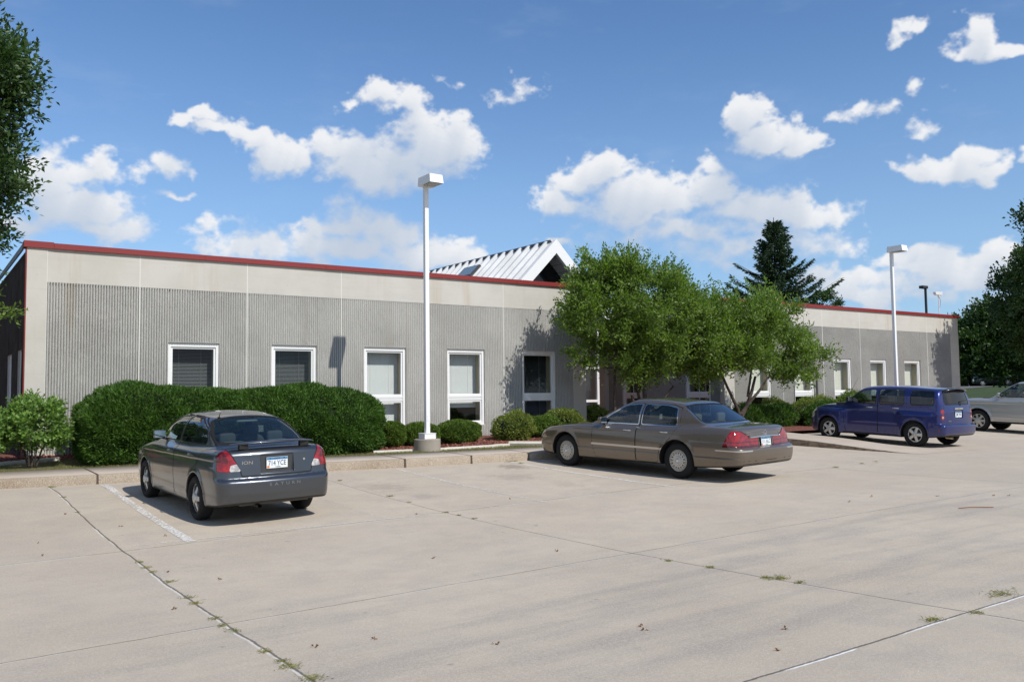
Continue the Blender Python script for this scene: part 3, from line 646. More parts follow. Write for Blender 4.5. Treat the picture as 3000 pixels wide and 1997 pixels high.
# camera on the roof edge
r = empty('security_camera', (39.3, 22.4, 3.5), label='white security camera on a thin pole at the right end of the roof', cat='camera')
f = MB(); f.tube([(0, 0, 0), (0, 0, .86)], .022, 8); f.tube([(0, 0, .84), (0, -.02, .93)], .05, 8); f.build('pole', M['post'], r)
f = MB(); f.tube([(.09, .02, .84), (.16, .02, .72), (.15, .02, .5), (.06, .02, .32), (.02, .02, .25)], .008, 6); f.build('cable', pmat('cable', (.03, .03, .03), .6), r)
f = MB(); V = [(-.30, -.06, .93), (.22, -.06, .93), (.22, .06, .93), (-.30, .06, .93), (-.36, -.07, 1.06), (.25, -.07, 1.09), (.25, .07, 1.09), (-.36, .07, 1.06)]
f.add(V, [(0, 3, 2, 1), (4, 5, 6, 7), (0, 1, 5, 4), (1, 2, 6, 5), (2, 3, 7, 6), (3, 0, 4, 7)]); f.build('housing', M['post'], r, bevel=.01)

# ------------------------------------------------------------------ foliage
def leaf_mat(name, c1, c2, trans=.35, rough=.5, spec=.4, nsc=1.2):
    m = bpy.data.materials.new(name); m.use_nodes = True; t = NT(m.node_tree); b = t.n['Principled BSDF']
    ge = t.new('ShaderNodeNewGeometry'); tc = t.new('ShaderNodeTexCoord')
    c = t.mix(ge.outputs['Random Per Island'], c1, c2)
    big = t.noise(tc.outputs['Object'], nsc, 3, .6); c = t.mix(t.math('MULTIPLY', t.mapr(big, .42, .62), .45), c, tuple(x*1.35 for x in c2))
    t.l.new(c, b.inputs['Base Color']); b.inputs['Roughness'].default_value = rough; b.inputs['Specular IOR Level'].default_value = spec
    tl = t.new('ShaderNodeBsdfTranslucent'); t.l.new(t.mix(1.0, c, (1.25, 1.5, .55), 'MULTIPLY'), tl.inputs[0])
    ms = t.new('ShaderNodeMixShader'); ms.inputs[0].default_value = trans
    t.l.new(b.outputs[0], ms.inputs[1]); t.l.new(tl.outputs[0], ms.inputs[2]); t.l.new(ms.outputs[0], t.n['Material Output'].inputs[0])
    return m
def norm(a): return a/np.maximum(np.linalg.norm(a, axis=-1, keepdims=True), 1e-9)
def leaves(P, D, L, Wd, r, fold=.25, droop=0):
    """P centres, D direction of each leaf; 4-vertex folded blade as two triangles"""
    n = len(P); L = np.broadcast_to(L, n)[:, None]; Wd = np.broadcast_to(Wd, n)[:, None]
    D = norm(D); R_ = norm(r.normal(size=(n, 3))); S = norm(np.cross(D, R_)); N = np.cross(S, D)
    b = P; tip = P+D*L+np.array([0, 0, -1.])*L*droop; mid = P+D*L*.45
    V = np.stack([b, mid+S*Wd*.5+N*Wd*fold, tip, mid-S*Wd*.5+N*Wd*fold], 1).reshape(-1, 3)
    k = np.arange(n)[:, None]*4
    Q = np.concatenate([k+np.array([[0, 1, 2]]), k+np.array([[0, 2, 3]])], 0)
    return V, Q
def sph(n, r): return norm(r.normal(size=(n, 3)))
M['bark'] = mottled('bark', (.045, .034, .027), (.09, .072, .06), 14, .95, .9, .02, 40)
def limb_points(p0, p1, r, wob=.12, n=6, sag=0.):
    p0, p1 = np.array(p0, float), np.array(p1, float); L = np.linalg.norm(p1-p0); pts = []
    o1 = r.normal(0, wob*L*.3, 3)
    for i in range(n+1):
        t = i/n; pts.append(p0+(p1-p0)*t+o1*math.sin(math.pi*t)+np.array([0, 0, sag*L])*math.sin(math.pi*t)+r.normal(0, wob*.04*L, 3)*(0 < i < n))
    return pts
def tree(name, base, stems, blobs, label, cat='tree', leafm=None, nleaf=40000, leaf=(.07, .035), seed=1, clumps=120, cr=(.3, .6), upb=.35, hang=0, stem_r=.07, group=None, shoots=0, twigs=True):
    """stems: list of (x,y,z, r) fork points relative to base; blobs: ellipsoids (cx,cy,cz, rx,ry,rz) relative to base"""
    r = np.random.default_rng(seed); root = empty(name, base, label=label, cat=cat, group=group)
    bl = np.array(blobs, float); wts = bl[:, 3]*bl[:, 4]*bl[:, 5]; wts = wts**.75; wts /= wts.sum()
    C = []; Rr = []
    while len(C) < clumps:
        b = bl[r.choice(len(bl), p=wts)]; u = sph(1, r)[0]; q = r.uniform(.25, 1)**.45
        c = b[:3]+u*b[3:6]*q
        inside = (((c-bl[:, :3])/bl[:, 3:6])**2).sum(1)
        if q > .92 and (np.sort(inside)[:1] < .75).any(): continue
        if C and np.min(np.linalg.norm(np.array(C)-c, axis=1)) < cr[0]*.45: continue
        C.append(c); Rr.append(r.uniform(*cr))
    C = np.array(C); Rr = np.array(Rr)
    # leaves
    per = r.multinomial(nleaf, (Rr**2)/(Rr**2).sum()); Ps = []; Ds = []
    cen = np.average(bl[:, :3], axis=0, weights=wts)
    for c, rr, n in zip(C, Rr, per):
        u = sph(n, r); rad = r.uniform(.15, 1, n)**.6*rr
        ax = norm((c-cen)[None]*np.array([1, 1, .6])+np.array([0, 0, .5]))[0]
        p = c+u*rad[:, None]*np.array([1, 1, .5])
        # push along sprays
        ns = max(3, n//28); sd_ = norm(sph(ns, r)*.9+ax*.8); k = r.integers(0, ns, n); t = r.uniform(0, 1, n)
        spray = c+sd_[k]*(t*rr*1.45)[:, None]+r.normal(0, .035+rr*.05, (n, 3)); m_ = r.uniform(size=n) < .62
        p = np.where(m_[:, None], spray, p)
        d = sph(n, r)*.9+np.where(m_[:, None], sd_[k]*.9, u*.5)+np.array([0, 0, upb-hang])
        Ps.append(p); Ds.append(d)
    P = np.concatenate(Ps); D = np.concatenate(Ds)
    if shoots:
        top = C[np.argsort(-C[:, 2]+r.normal(0, .3, len(C)))[:shoots]]
        for c in top:
            L_ = r.uniform(.35, .8); dr = norm((np.array([0, 0, 1.])+r.normal(0, .35, 3))[None])[0]; n = int(L_*70)
            t = r.uniform(0, 1, n); P = np.concatenate([P, c+dr*(t*L_+.2)[:, None]+r.normal(0, .03, (n, 3))]); D = np.concatenate([D, sph(n, r)+dr*.7])
    sc = r.uniform(.7, 1.2, len(P)); V, Q = leaves(P, D, leaf[0]*sc, leaf[1]*sc, r)
    cr_ = mk_np('crown', V, Q, leafm, root)
    # wood
    wb = MB(); forks = []
    for s in stems:
        pts = s['pts']; rad = s['r']; wb.tube(pts, list(np.linspace(rad, rad*.55, len(pts))), 9); forks.append((np.array(pts[-1]), rad*.55))
        for q_ in pts[len(pts)//2:-1]: forks.append((np.array(q_), rad*.5))
    # limbs: cluster clumps by nearest limb node, grow outwards
    order = np.argsort(np.linalg.norm(C-forks[0][0], axis=1)); nodes = [f[0] for f in forks]; nr = [f[1] for f in forks]
    for i in order[::(1 if len(C) < 160 else 2)]:
        c = C[i]; A = np.array(nodes); d = np.linalg.norm(A-c, axis=1)+.6*np.maximum(0, A[:, 2]-c[2]); k = int(np.argmin(d))
        if d[k] < .12: continue
        r0 = max(.008, nr[k]*.62); pts = limb_points(nodes[k], c, r, .35, 4, -.04)
        wb.tube(pts, list(np.linspace(r0, max(.006, r0*.5), 5)), 6, cap=False)
        nodes.append(pts[2]); nr.append(r0*.8); nodes.append(c); nr.append(r0*.55)
    if twigs:
        for i in range(len(C)):
            for _ in range(4):
                e = C[i]+sph(1, r)[0]*Rr[i]*1.3+np.array([0, 0, .1]); wb.tube(limb_points(C[i], e, r, .3, 2), [.006, .005, .003], 4, cap=False)
    wb.build('trunk', M['bark'], root, smooth=True)
    return root
def stem(p0, p1, rad, seed, wob=.15, n=6, sag=0): return dict(pts=[tuple(p) for p in limb_points(p0, p1, np.random.default_rng(seed), wob, n, sag)], r=rad)
M['leaf_mid'] = leaf_mat('tree_leaf', (.080, .142, .022), (.185, .265, .052), .42, .45, .45)
M['leaf_dark'] = leaf_mat('dark_leaf', (.020, .050, .013), (.050, .100, .022), .25, .45, .45)
M['leaf_far'] = leaf_mat('far_leaf', (.014, .032, .010), (.035, .068, .018), .25, .6, .3, .25)
M['leaf_shrub'] = leaf_mat('shrub_leaf', (.10, .19, .035), (.19, .31, .07), .35, .45, .5, 2)
M['yew'] = leaf_mat('yew_needle', (.018, .058, .009), (.080, .160, .022), .25, .5, .35, 2.6)
M['box'] = leaf_mat('boxwood_leaf', (.055, .105, .014), (.13, .20, .028), .3, .5, .4, 4)
M['spirea'] = leaf_mat('spirea_leaf', (.09, .14, .024), (.22, .25, .055), .3, .55, .3, 5)
M['spruce'] = leaf_mat('spruce_needle', (.018, .040, .018), (.045, .082, .036), .12, .55, .3, .8)

# front trees
tree('crabapple_tree', (17.85, 19.5, -1.3),
     [stem((0, 0, -.1), (.35, .1, .85), .10, 3, .1), stem((.05, 0, .2), (-.25, 0, 1.3), .065, 4, .2), stem((.3, .1, .8), (.55, .3, 2.1), .065, 5, .25), stem((.3, .1, .75), (1.35, -.1, 1.55), .05, 6, .2), stem((.3, .1, .8), (.05, .3, 2.2), .055, 7, .2),
      stem((-.75, .15, -.1), (-.62, .25, 2.6), .06, 8, .12)],
     [(-.1, 0, 3.7, 2.05, 1.7, 1.35), (.9, .1, 3.1, 1.9, 1.6, 1.35), (-.9, .1, 2.6, 1.25, 1.2, 1.0), (.6, 0, 4.55, 1.3, 1.1, .65), (-.4, 0, 4.45, 1.0, .9, .7), (1.3, -.2, 2.6, 1.4, 1.2, .75), (-1.45, -.1, 3.8, .95, .9, .85), (1.8, 0, 3.9, .9, .9, .8), (-1.25, 0, 4.65, .75, .7, .65), (-1.45, 0, 4.6, .75, .75, .55), (-1.95, 0, 4.2, .65, .7, .6), (-.7, 0, 5.0, .8, .8, .45)],
     'larger multi-stemmed crabapple in front of the entry, behind the roof of the tan sedan', leafm=M['leaf_mid'], nleaf=74000, leaf=(.100, .050), seed=11, clumps=190, cr=(.24, .50), shoots=26)
tree('crabapple_tree', (22.1, 19.4, -1.2),
     [stem((0, 0, -.1), (.08, 0, .55), .115, 23, .05), stem((.05, 0, .4), (.95, .1, 1.75), .075, 24, .12), stem((.05, 0, .45), (-.75, .1, 2.0), .06, 25, .2), stem((.1, 0, .55), (1.5, -.1, 1.85), .055, 26, .12), stem((.5, .05, 1.1), (.75, 0, 2.3), .045, 27, .15)],
     [(.2, 0, 2.9, 2.0, 1.7, 1.0), (1.7, 0, 2.7, 1.6, 1.4, .95), (-1.2, 0, 2.7, 1.4, 1.3, .95), (.9, 0, 3.6, 1.4, 1.2, .75), (2.75, -.1, 2.35, 1.05, .95, .75), (3.0, 0, 2.9, .7, .7, .5), (-.6, 0, 3.7, 1.2, 1.0, .75)],
     'smaller spreading crabapple between the tan sedan and the blue wagon', leafm=M['leaf_mid'], nleaf=56000, leaf=(.100, .050), seed=12, clumps=140, cr=(.24, .48), shoots=18)
# close ash at the left edge
tree('ash_tree', (-1.92, 17.3, -1.3), [stem((0, 0, -.2), (.1, 0, 3.0), .16, 31, .04), stem((.1, 0, 3.0), (.3, .1, 6.0), .11, 32, .1), stem((.1, 0, 2.4), (2.2, -.1, 3.3), .06, 33, .1), stem((.1, 0, 3.2), (1.7, -.1, 5.4), .06, 34, .1)],
     [(.4, 0, 5.2, 2.6, 2.3, 2.6), (1.7, -.3, 4.4, 1.45, 1.4, 1.0), (2.0, -.4, 5.6, 1.35, 1.3, 1.1), (.9, 0, 7.4, 1.9, 1.6, 1.3), (2.35, -.5, 6.7, 1.05, 1.0, .9), (1.6, -.3, 7.9, 1.1, 1.1, .8), (2.6, -.4, 5.3, .8, .8, .9)],
     'big dark leafy ash tree cut by the left edge, in front of the building corner', leafm=M['leaf_dark'], nleaf=170000, leaf=(.105, .048), seed=13, clumps=340, cr=(.28, .55), shoots=14, upb=.15)
tree('ash_sapling', (1.0, 18.6, -1.28), [stem((-.6, 0, -.1), (-.5, 0, 2.6), .05, 35, .06), stem((-.5, 0, 2.2), (.4, 0, 3.0), .025, 36, .1)],
     [(.15, 0, 3.0, .55, .5, .32), (.45, 0, 2.72, .45, .4, .25), (-.3, 0, 3.3, .6, .5, .4)],
     'thin leafy branch tips low at the left edge before the shaded wall', cat='tree', leafm=M['leaf_mid'], nleaf=1500, leaf=(.10, .042), seed=14, clumps=14, cr=(.2, .34), upb=.0)
# unseen trees left of the building, added as dark reflections for the car sides
for i, (x, y, h, lb) in enumerate(((-3.5, 33, 9, 'unseen dense dark maple added left of the building, nearest to its side wall'), (-9, 39, 10, 'unseen dense dark maple added left of the building, farthest from its wall'), (-.8, 46, 10, 'unseen dense dark maple added behind the left rear corner of the building'))):
    tree('maple_tree', (x, y, -1.3), [stem((0, 0, -.2), (0, 0, h*.4), .2, 170+i, .03)], [(0, 0, h*.52, 3.6, 3.4, h*.42), (1.2, 0, h*.34, 2.6, 2.6, h*.28), (-1.2, 0, h*.36, 2.6, 2.6, h*.28)], lb, leafm=M['leaf_dark'], nleaf=22000, leaf=(.24, .15), seed=180+i, clumps=110, cr=(.5, .95), twigs=False)  # added unseen trees, dark reflections for the car sides
# trees right of the building
tree('maple_tree', (44.3, 19.0, -1.3), [stem((0, 0, -.2), (0, 0, 3.2), .2, 41, .03)],
     [(.2, 0, 5.6, 2.9, 2.9, 3.0), (-.4, 0, 8.0, 2.0, 1.9, 2.2), (-1.6, .6, 4.4, 1.7, 1.7, 1.5), (.6, 0, 9.6, 1.3, 1.2, 1.1), (-3.3, -.9, 4.4, 1.7, 1.5, 1.6), (-3.4, -.9, 6.4, 1.6, 1.4, 1.8)],
     'tall dark maple cut by the right edge, its crown above the silver vehicle', leafm=M['leaf_dark'], nleaf=75000, leaf=(.16, .10), seed=15, clumps=240, cr=(.35, .7), shoots=10)
tree('maple_tree', (62.8, 30.7, -1.0), [stem((0, 0, -.2), (0, 0, 2.4), .22, 43, .03)],
     [(0, 0, 4.5, 4.6, 4.0, 2.4), (-1.6, 0, 5.2, 2.6, 2.4, 1.7), (1.8, -1, 6.0, 2.8, 2.4, 2.0), (-2.9, .5, 3.6, 1.9, 1.9, 1.5)],
     'broad dark maple beside the right end of the building, in front of the grey house', leafm=M['leaf_dark'], nleaf=55000, leaf=(.24, .15), seed=16, clumps=210, cr=(.5, .95), twigs=False)
lab = ['dark round tree on the street left of the black vehicle', 'dark tree standing behind the black vehicle', 'tall dark tree behind the grey house', 'dark tree far right beyond the street', 'shady tree between the street and the right edge']
for i, (x, y, h, w_) in enumerate(((129, 72, 9, 5.5), (136, 71, 10, 6.5), (138, 66, 11, 7), (128, 57, 11, 7), (112, 48, 9, 6))):
    tree('street_tree', (x, y, -.6), [stem((0, 0, -.2), (0, 0, h*.4), .3, 50+i, .03)], [(0, 0, h*.5, w_, w_, h*.42), (w_*.3, 0, h*.72, w_*.6, w_*.6, h*.26), (-w_*.4, 0, h*.4, w_*.7, w_*.7, h*.3)],
         lab[i], leafm=M['leaf_far'], nleaf=16000, leaf=(.5, .34), seed=60+i, clumps=90, cr=(.8, 1.5), twigs=False, group='trees along the far street')
# spruce behind the roof
def spruce(base, H, rad, label, seed, nb=245, lf=(.27, .08)):
    r = np.random.default_rng(seed); root = empty('spruce_tree', base, label=label, cat='tree')
    wb = MB(); wb.tube([(0, 0, 0), (0, 0, H*.5), (0, 0, H)], [.22, .14, .02], 8); Ps = []; Ds = []; lob = r.uniform(0, 6.28, 4)
    for i in range(nb):
        f = (i+.5)/nb; z = H*(1-f)**1.0*.97+.1; f2 = 1-z/H; a = i*2.39996+r.normal(0, .3); L = rad*(.05+f2**.95)*r.uniform(.55, 1.2)*(1+.18*math.sin(2*a+lob[0]+z)+.14*math.sin(3*a+lob[1]-z*1.7))
        rise = .35*(1-f2)+.04; e = np.array([math.cos(a)*L, math.sin(a)*L, L*(rise-.12)]); st = np.array([0, 0, z]); tipup = .20*L
        wb.tube([st, st+e*.5+np.array([0, 0, -.05*L]), st+e+np.array([0, 0, tipup])], [.035*(1-f*.3), .022, .006], 5, cap=False)
        n = int(30+L*95); t = r.uniform(.08, 1, n); side = np.cross(norm(e[None])[0], [0, 0, 1.]); sw = r.normal(0, 1, n)*L*.14*(1.15-t)
        p = st+e*t[:, None]+side*sw[:, None]; p[:, 2] += tipup*t**3-.05*L*np.sin(np.pi*t)-np.abs(r.normal(0, .10, n))*(1.1-t*.5)
        d = e/L*.9+side*np.sign(sw)[:, None]*.6+r.normal(0, .3, (n, 3))+np.array([0, 0, -.35]); Ps.append(p); Ds.append(d)
    P = np.concatenate(Ps); D = np.concatenate(Ds); sc = r.uniform(.6, 1.2, len(P)); V, Q = leaves(P, D, lf[0]*sc, lf[1]*sc, r)
    mk_np('crown', V, Q, M['spruce'], root); wb.build('trunk', M['bark'], root, smooth=True)
spruce((48.3, 38.9, -1.2), 13.1, 5.6, 'tall dark spruce rising behind the roof over the entry', 71)
tree('young_tree', (42.8, 31.0, -1.2), [stem((0, 0, -.1), (0, 0, 4), .08, 81, .05)], [(0, 0, 5.8, .75, .7, 1.2), (.15, 0, 4.6, .9, .8, 1.0)],
     'small bushy tree top peeping over the roof right of the spruce', leafm=M['leaf_dark'], nleaf=6000, leaf=(.13, .07), seed=17, clumps=30, cr=(.25, .4))

# clipped shrubs: noisy ellipsoid core plus dense shoots
def shrub(name, base, blobs, leafm, label, n, leaf, seed, cat='shrub', group=None, spread=.07, out=.9, jit=.5, parts=True, up=.5, rough=.06, flat=None, inner=.90):
    r = np.random.default_rng(seed); root = empty(name, base, label=label, cat=cat, group=group); bl = np.array(blobs, float)
    w_ = (bl[:, 3]*bl[:, 4]+bl[:, 4]*bl[:, 5]+bl[:, 3]*bl[:, 5]); w_ /= w_.sum(); k = r.choice(len(bl), n*2, p=w_); u = sph(n*2, r)
    pw = 2.0 if flat is None else flat
    su = np.sign(u)*np.abs(u)**(2/pw); nr_ = (np.abs(u)**pw).sum(1)**(-1/pw); u2 = u*nr_[:, None]
    ph = r.uniform(0, 6, 6)
    lump = 1+rough*(np.sin(u2[:, 0]*5+ph[0]+k)+np.sin(u2[:, 1]*6+ph[1])*.7+np.sin(u2[:, 2]*7+u2[:, 0]*4+ph[2])*.8+.6*np.sin(u2[:, 0]*13+ph[3]+u2[:, 2]*9))
    p = bl[k, :3]+u2*bl[k, 3:6]*(lump*(1-np.abs(r.normal(0, spread, n*2))))[:, None]
    ins = np.zeros(len(p), bool)
    for i, b in enumerate(bl):
        ins |= ((np.abs((p-b[:3])/b[3:6])**pw).sum(1) < .80) & (k != i)
    ok = (~ins) & (p[:, 2] > .0); p = p[ok][:n]; u3 = u2[ok][:n]; m = len(p)
    d = norm(u3/np.maximum(bl[k[ok][:n], 3:6], .05))*out+r.normal(0, jit, (m, 3))+np.array([0, 0, up])
    sc = r.uniform(.6, 1.35, m); V, Q = leaves(p, d, leaf[0]*sc, leaf[1]*sc, r); mk_np('foliage', V, Q, leafm, root)
    # dark twiggy core
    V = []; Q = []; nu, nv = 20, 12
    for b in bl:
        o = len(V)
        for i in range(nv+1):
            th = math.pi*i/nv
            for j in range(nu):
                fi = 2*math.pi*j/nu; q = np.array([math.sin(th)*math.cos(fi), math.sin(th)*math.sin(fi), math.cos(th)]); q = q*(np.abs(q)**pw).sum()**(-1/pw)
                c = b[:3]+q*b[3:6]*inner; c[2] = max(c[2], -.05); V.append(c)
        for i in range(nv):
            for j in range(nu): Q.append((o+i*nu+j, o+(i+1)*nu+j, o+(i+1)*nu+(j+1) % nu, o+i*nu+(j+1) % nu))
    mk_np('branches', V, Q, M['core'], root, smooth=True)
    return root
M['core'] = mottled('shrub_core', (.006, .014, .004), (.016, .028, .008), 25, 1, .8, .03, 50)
shrub('yew_hedge', (4.66, 20.55, -1.25), [(0, 0, .68, 1.72, 1.12, .90), (-.85, -.05, .60, .85, 1.0, .78), (1.1, -.05, .62, 1.05, 1.1, .85), (.2, -.1, .5, 1.75, 1.12, .7)], M['yew'],
      'big dark clipped yew mound left of the grey sedan, at the leftmost window', 110000, (.082, .020), 91, cat='hedge', spread=.055, out=.9, jit=.75, up=.6, rough=.045, flat=2.8)
shrub('yew_hedge', (7.85, 19.95, -1.25), [(-.05, 0, .62, 1.52, 1.32, .90), (.66, 0, .56, .88, 1.25, .80), (-1.05, .1, .62, 1.0, 1.15, .86), (.05, -.1, .48, 1.58, 1.32, .70)], M['yew'],
      'big dark clipped yew mound between the grey sedan and the near lamp post', 110000, (.082, .020), 92, cat='hedge', spread=.055, out=.9, jit=.75, up=.6, rough=.045, flat=2.8)
def stems_under(root, n, h, rad, seed):
    r = np.random.default_rng(seed); mb = MB()
    for i in range(n):
        a = r.uniform(0, 6.28); mb.tube([(math.cos(a)*.08, math.sin(a)*.08, -.05), (math.cos(a)*rad*.5, math.sin(a)*rad*.5, h*.5), (math.cos(a)*rad, math.sin(a)*rad, h)], [.014, .010, .005], 5, cap=False)
    mb.build('stems', M['bark'], root, smooth=True)
s1 = tree('leafy_shrub', (2.15, 20.5, -1.25), [stem((0, 0, -.05), (0, 0, .5), .02, 101, .1)], [(0, 0, .74, .58, .5, .55), (-.30, 0, .80, .34, .34, .45), (.30, 0, .74, .30, .34, .5), (.0, 0, 1.08, .40, .3, .22)],
     'light green broad-leaved shrub at the left corner of the building', cat='shrub', leafm=M['leaf_shrub'], nleaf=7500, leaf=(.095, .052), seed=18, clumps=70, cr=(.12, .2), upb=.1)
stems_under(s1, 14, .55, .35, 5)
s2 = tree('leafy_shrub', (1.1, 20.1, -1.25), [stem((0, 0, -.05), (0, 0, .4), .02, 102, .1)], [(0, 0, .55, .55, .5, .48), (.2, 0, .8, .35, .3, .22)],
     'light green shrub cut by the left edge, lower than its neighbour', cat='shrub', leafm=M['leaf_shrub'], nleaf=4500, leaf=(.095, .052), seed=19, clumps=44, cr=(.12, .22), upb=.1)
stems_under(s2, 10, .4, .3, 6)
for i, (x, y, rx, rz, lb) in enumerate(((10.2, 20.4, .32, .36, 'narrow clipped boxwood against the right end of the yew mound'), (11.0, 20.35, .53, .33, 'round clipped boxwood behind the footing of the near lamp post'), (12.15, 20.3, .63, .33, 'widest round clipped boxwood, right of the near lamp post under the fourth window'))):
    z0 = float(bedz(x, y)); shrub('boxwood', (x, y, z0), [(0, 0, rz*.85, rx*.97, .43, rz*.90)], M['box'], lb, 16000, (.036, .020), 110+i, group='clipped boxwoods under the windows', spread=.05, jit=.8, rough=.03, flat=2.8, up=.3)
sp = [(13.75, 20.0, .62, .40, 'yellowish green spirea with rusty tips right of the widest boxwood', 'spirea'), (14.9, 20.3, .5, .33, 'dark low spirea under the fifth window, in front of the tan sedan nose', 'box'), (15.8, 20.4, .55, .42, 'loose spirea with rusty tips against the ribbed wall right of the fifth window', 'spirea'),
      (18.3, 22.2, .55, .42, 'small flowering rose bush in the entry court', 'spirea'), (20.2, 20.6, .7, .40, 'low bush at the entry hidden mostly by the tan sedan roof', 'box'),
      (23.4, 20.1, .75, .42, 'dark low juniper at the foot of the spreading crabapple', 'yew'), (24.7, 20.0, .7, .42, 'dark juniper right of the crabapple trunk', 'yew'), (25.7, 20.9, .75, .50, 'tall loose spirea under the first right-hand window', 'spirea'),
      (26.7, 20.3, .85, .48, 'bright green spirea with rusty flowers in front of the blue wagon nose', 'spirea'), (26.4, 19.3, .9, .45, 'dark green juniper in front of the bright spirea', 'yew'), (28.2, 20.7, .9, .52, 'light green spirea right behind the blue wagon bonnet', 'spirea'), (30.2, 20.9, .8, .62, 'round green bush seen above the blue wagon windscreen', 'box')]
for i, (x, y, rx, rz, lb, mt) in enumerate(sp):
    z0 = float(bedz(x, min(y, 21.6))); nm = {'spirea': 'spirea_bush', 'box': 'low_bush', 'yew': 'juniper_bush'}[mt]
    shrub(nm, (x, y, z0), [(0, 0, rz*.85, rx, .55, rz), (rx*.35, .1, rz*.8, rx*.6, .5, rz*1.1), (-rx*.4, 0, rz*.7, rx*.6, .5, rz*.9)], M[mt], lb, 9000, (.055, .028) if mt != 'yew' else (.09, .02), 130+i, spread=.16, jit=.8, rough=.10, up=.5, inner=.72)
# mulch chips, dry grass of the lawn strip, stone edging
def scatter_chips():
    r = np.random.default_rng(21); n = 26000; x = r.uniform(0, 19, n); e = ye(x); y = e+.02+np.abs(r.normal(0, 1.0, n))**1.2*1.1; k = y < 21.75; x, y = x[k], y[k]
    P = np.stack([x, y, bedz(x, y)+.012+r.uniform(0, .02, len(x))], 1); D = r.normal(size=(len(x), 3))*np.array([1, 1, .35]); V, Q = leaves(P, D, r.uniform(.03, .075, len(x)), r.uniform(.015, .03, len(x)), r, .1)
    m = leaf_mat('mulch_chip', (.13, .040, .026), (.34, .15, .11), 0, .85, .2, 3); o = mk_np('mulch_chips', V, Q, m); tag(o, 'reddish brown bark chips spread over the planting bed', 'mulch', kind='stuff')
scatter_chips()
def scatter_grass():
    r = np.random.default_rng(22); n = 60000; x = r.uniform(-3, 19.2, n); a, b_ = ys(x)+.01, ye(x); y = a+(b_-a)*r.uniform(0, 1, n)
    g_ = np.sin(x*2.3)+np.sin(y*5+x)+np.sin(x*7.1+2)*.7+r.normal(0, .8, n); k = g_ > -.6; x, y = x[k], y[k]
    P = np.stack([x, y, bedz(x, y)-.01], 1); D = r.normal(0, .55, (len(x), 3))+np.array([0, 0, 1.0]); V, Q = leaves(P, D, r.uniform(.02, .065, len(x)), r.uniform(.004, .008, len(x)), r, .1)
    m = leaf_mat('dry_grass', (.30, .23, .12), (.13, .16, .045), .2, .8, .2, 1.3); o = mk_np('dry_grass', V, Q, m); tag(o, 'dry patchy grass between the pavement and the bed edging', 'grass', kind='stuff')
scatter_grass()
M['stone'] = mottled('edging_stone', (.52, .48, .40), (.64, .60, .52), 4, .9, .3, .008, 60)
def edging(x0, x1, label, step=.16):
    xx = np.arange(x0, x1+.01, step); V = []; Q = []; r = np.random.default_rng(int(x0*10)+50)
    for x in xx:
        y = float(ye(x)); z = float(bedz(x, y))
        for (dy, dz) in ((-.055, -.05), (-.05, .045), (-.035, .058), (.04, .06), (.055, -.03)): V.append((x, y+dy+r.normal(0, .002), z+dz+r.normal(0, .002)))
    for i in range(len(xx)-1):
        for k in range(4): Q.append((i*5+k, (i+1)*5+k, (i+1)*5+k+1, i*5+k+1))
    tag(mk_np('bed_edging', V, Q, M['stone']), label, 'edging')
edging(-3, 2.9, 'pale stone edging of the bed at the left corner of the building'); edging(8.9, 12.5, 'pale stone edging curving behind the near lamp post')
mb = MB(); p0, p1 = (12.45, 18.36), (13.6, 17.05); z = float(bedz(12.9, 17.9))
mb.tube([(p0[0], p0[1], z+.03), ((p0[0]+p1[0])/2, (p0[1]+p1[1])/2, z+.03), (p1[0], p1[1], z+.03)], .075, 6); tag(mb.build('bed_edging', M['stone']), 'pale stone edging piece slanting toward the nose of the tan sedan', 'edging')
# grass tufts in the joints, fallen leaves
TUFTS = [(2.2,17.96,1.2),(2.19,16.35,0.4),(2.17,14.75,0.3),(2.18,10.54,0.5),(2.18,10.18,0.5),(2.18,9.9,0.35),(2.2,9.3,0.6),(2.18,8.5,0.6),(2.17,8.19,0.6),(2.15,7.54,0.5),(2.14,7.25,0.45),(2.15,7.04,0.6),(2.15,6.3,0.5),(2.17,5.98,0.4),(2.16,5.82,1.0),(2.17,5.47,1.1),(6.69,15.49,0.5),(6.65,13.33,0.7),(6.55,11.33,0.6),(6.54,5.48,0.6),(6.59,5.4,0.9),(6.6,5.34,0.7),(6.58,5.14,0.6),(6.14,3.64,1.1),(6.55,3.55,0.6),(7.24,3.72,1.6),(15.8,11.35,0.9),(16.9,11.49,0.6),(17.54,11.58,0.6),(10.91,15.98,1.3),(10.9,15.65,0.9),(20.12,12.68,0.9),(6.57,10.99,0.3),(6.58,10.59,0.3),(6.6,12.56,0.3),(6.55,6.17,0.5),(6.51,6.7,0.4)]
ORD = ['first', 'second', 'third', 'fourth', 'fifth', 'sixth', 'seventh', 'eighth', 'ninth', 'tenth', 'eleventh', 'twelfth', 'thirteenth', 'fourteenth', 'fifteenth', 'sixteenth', 'seventeenth', 'eighteenth', 'nineteenth', 'twentieth', 'twenty-first', 'twenty-second', 'twenty-third', 'twenty-fourth', 'twenty-fifth']
def scr(x, y): return (x*cr.x+y*cr.y)/(x*cf.x+y*cf.y)
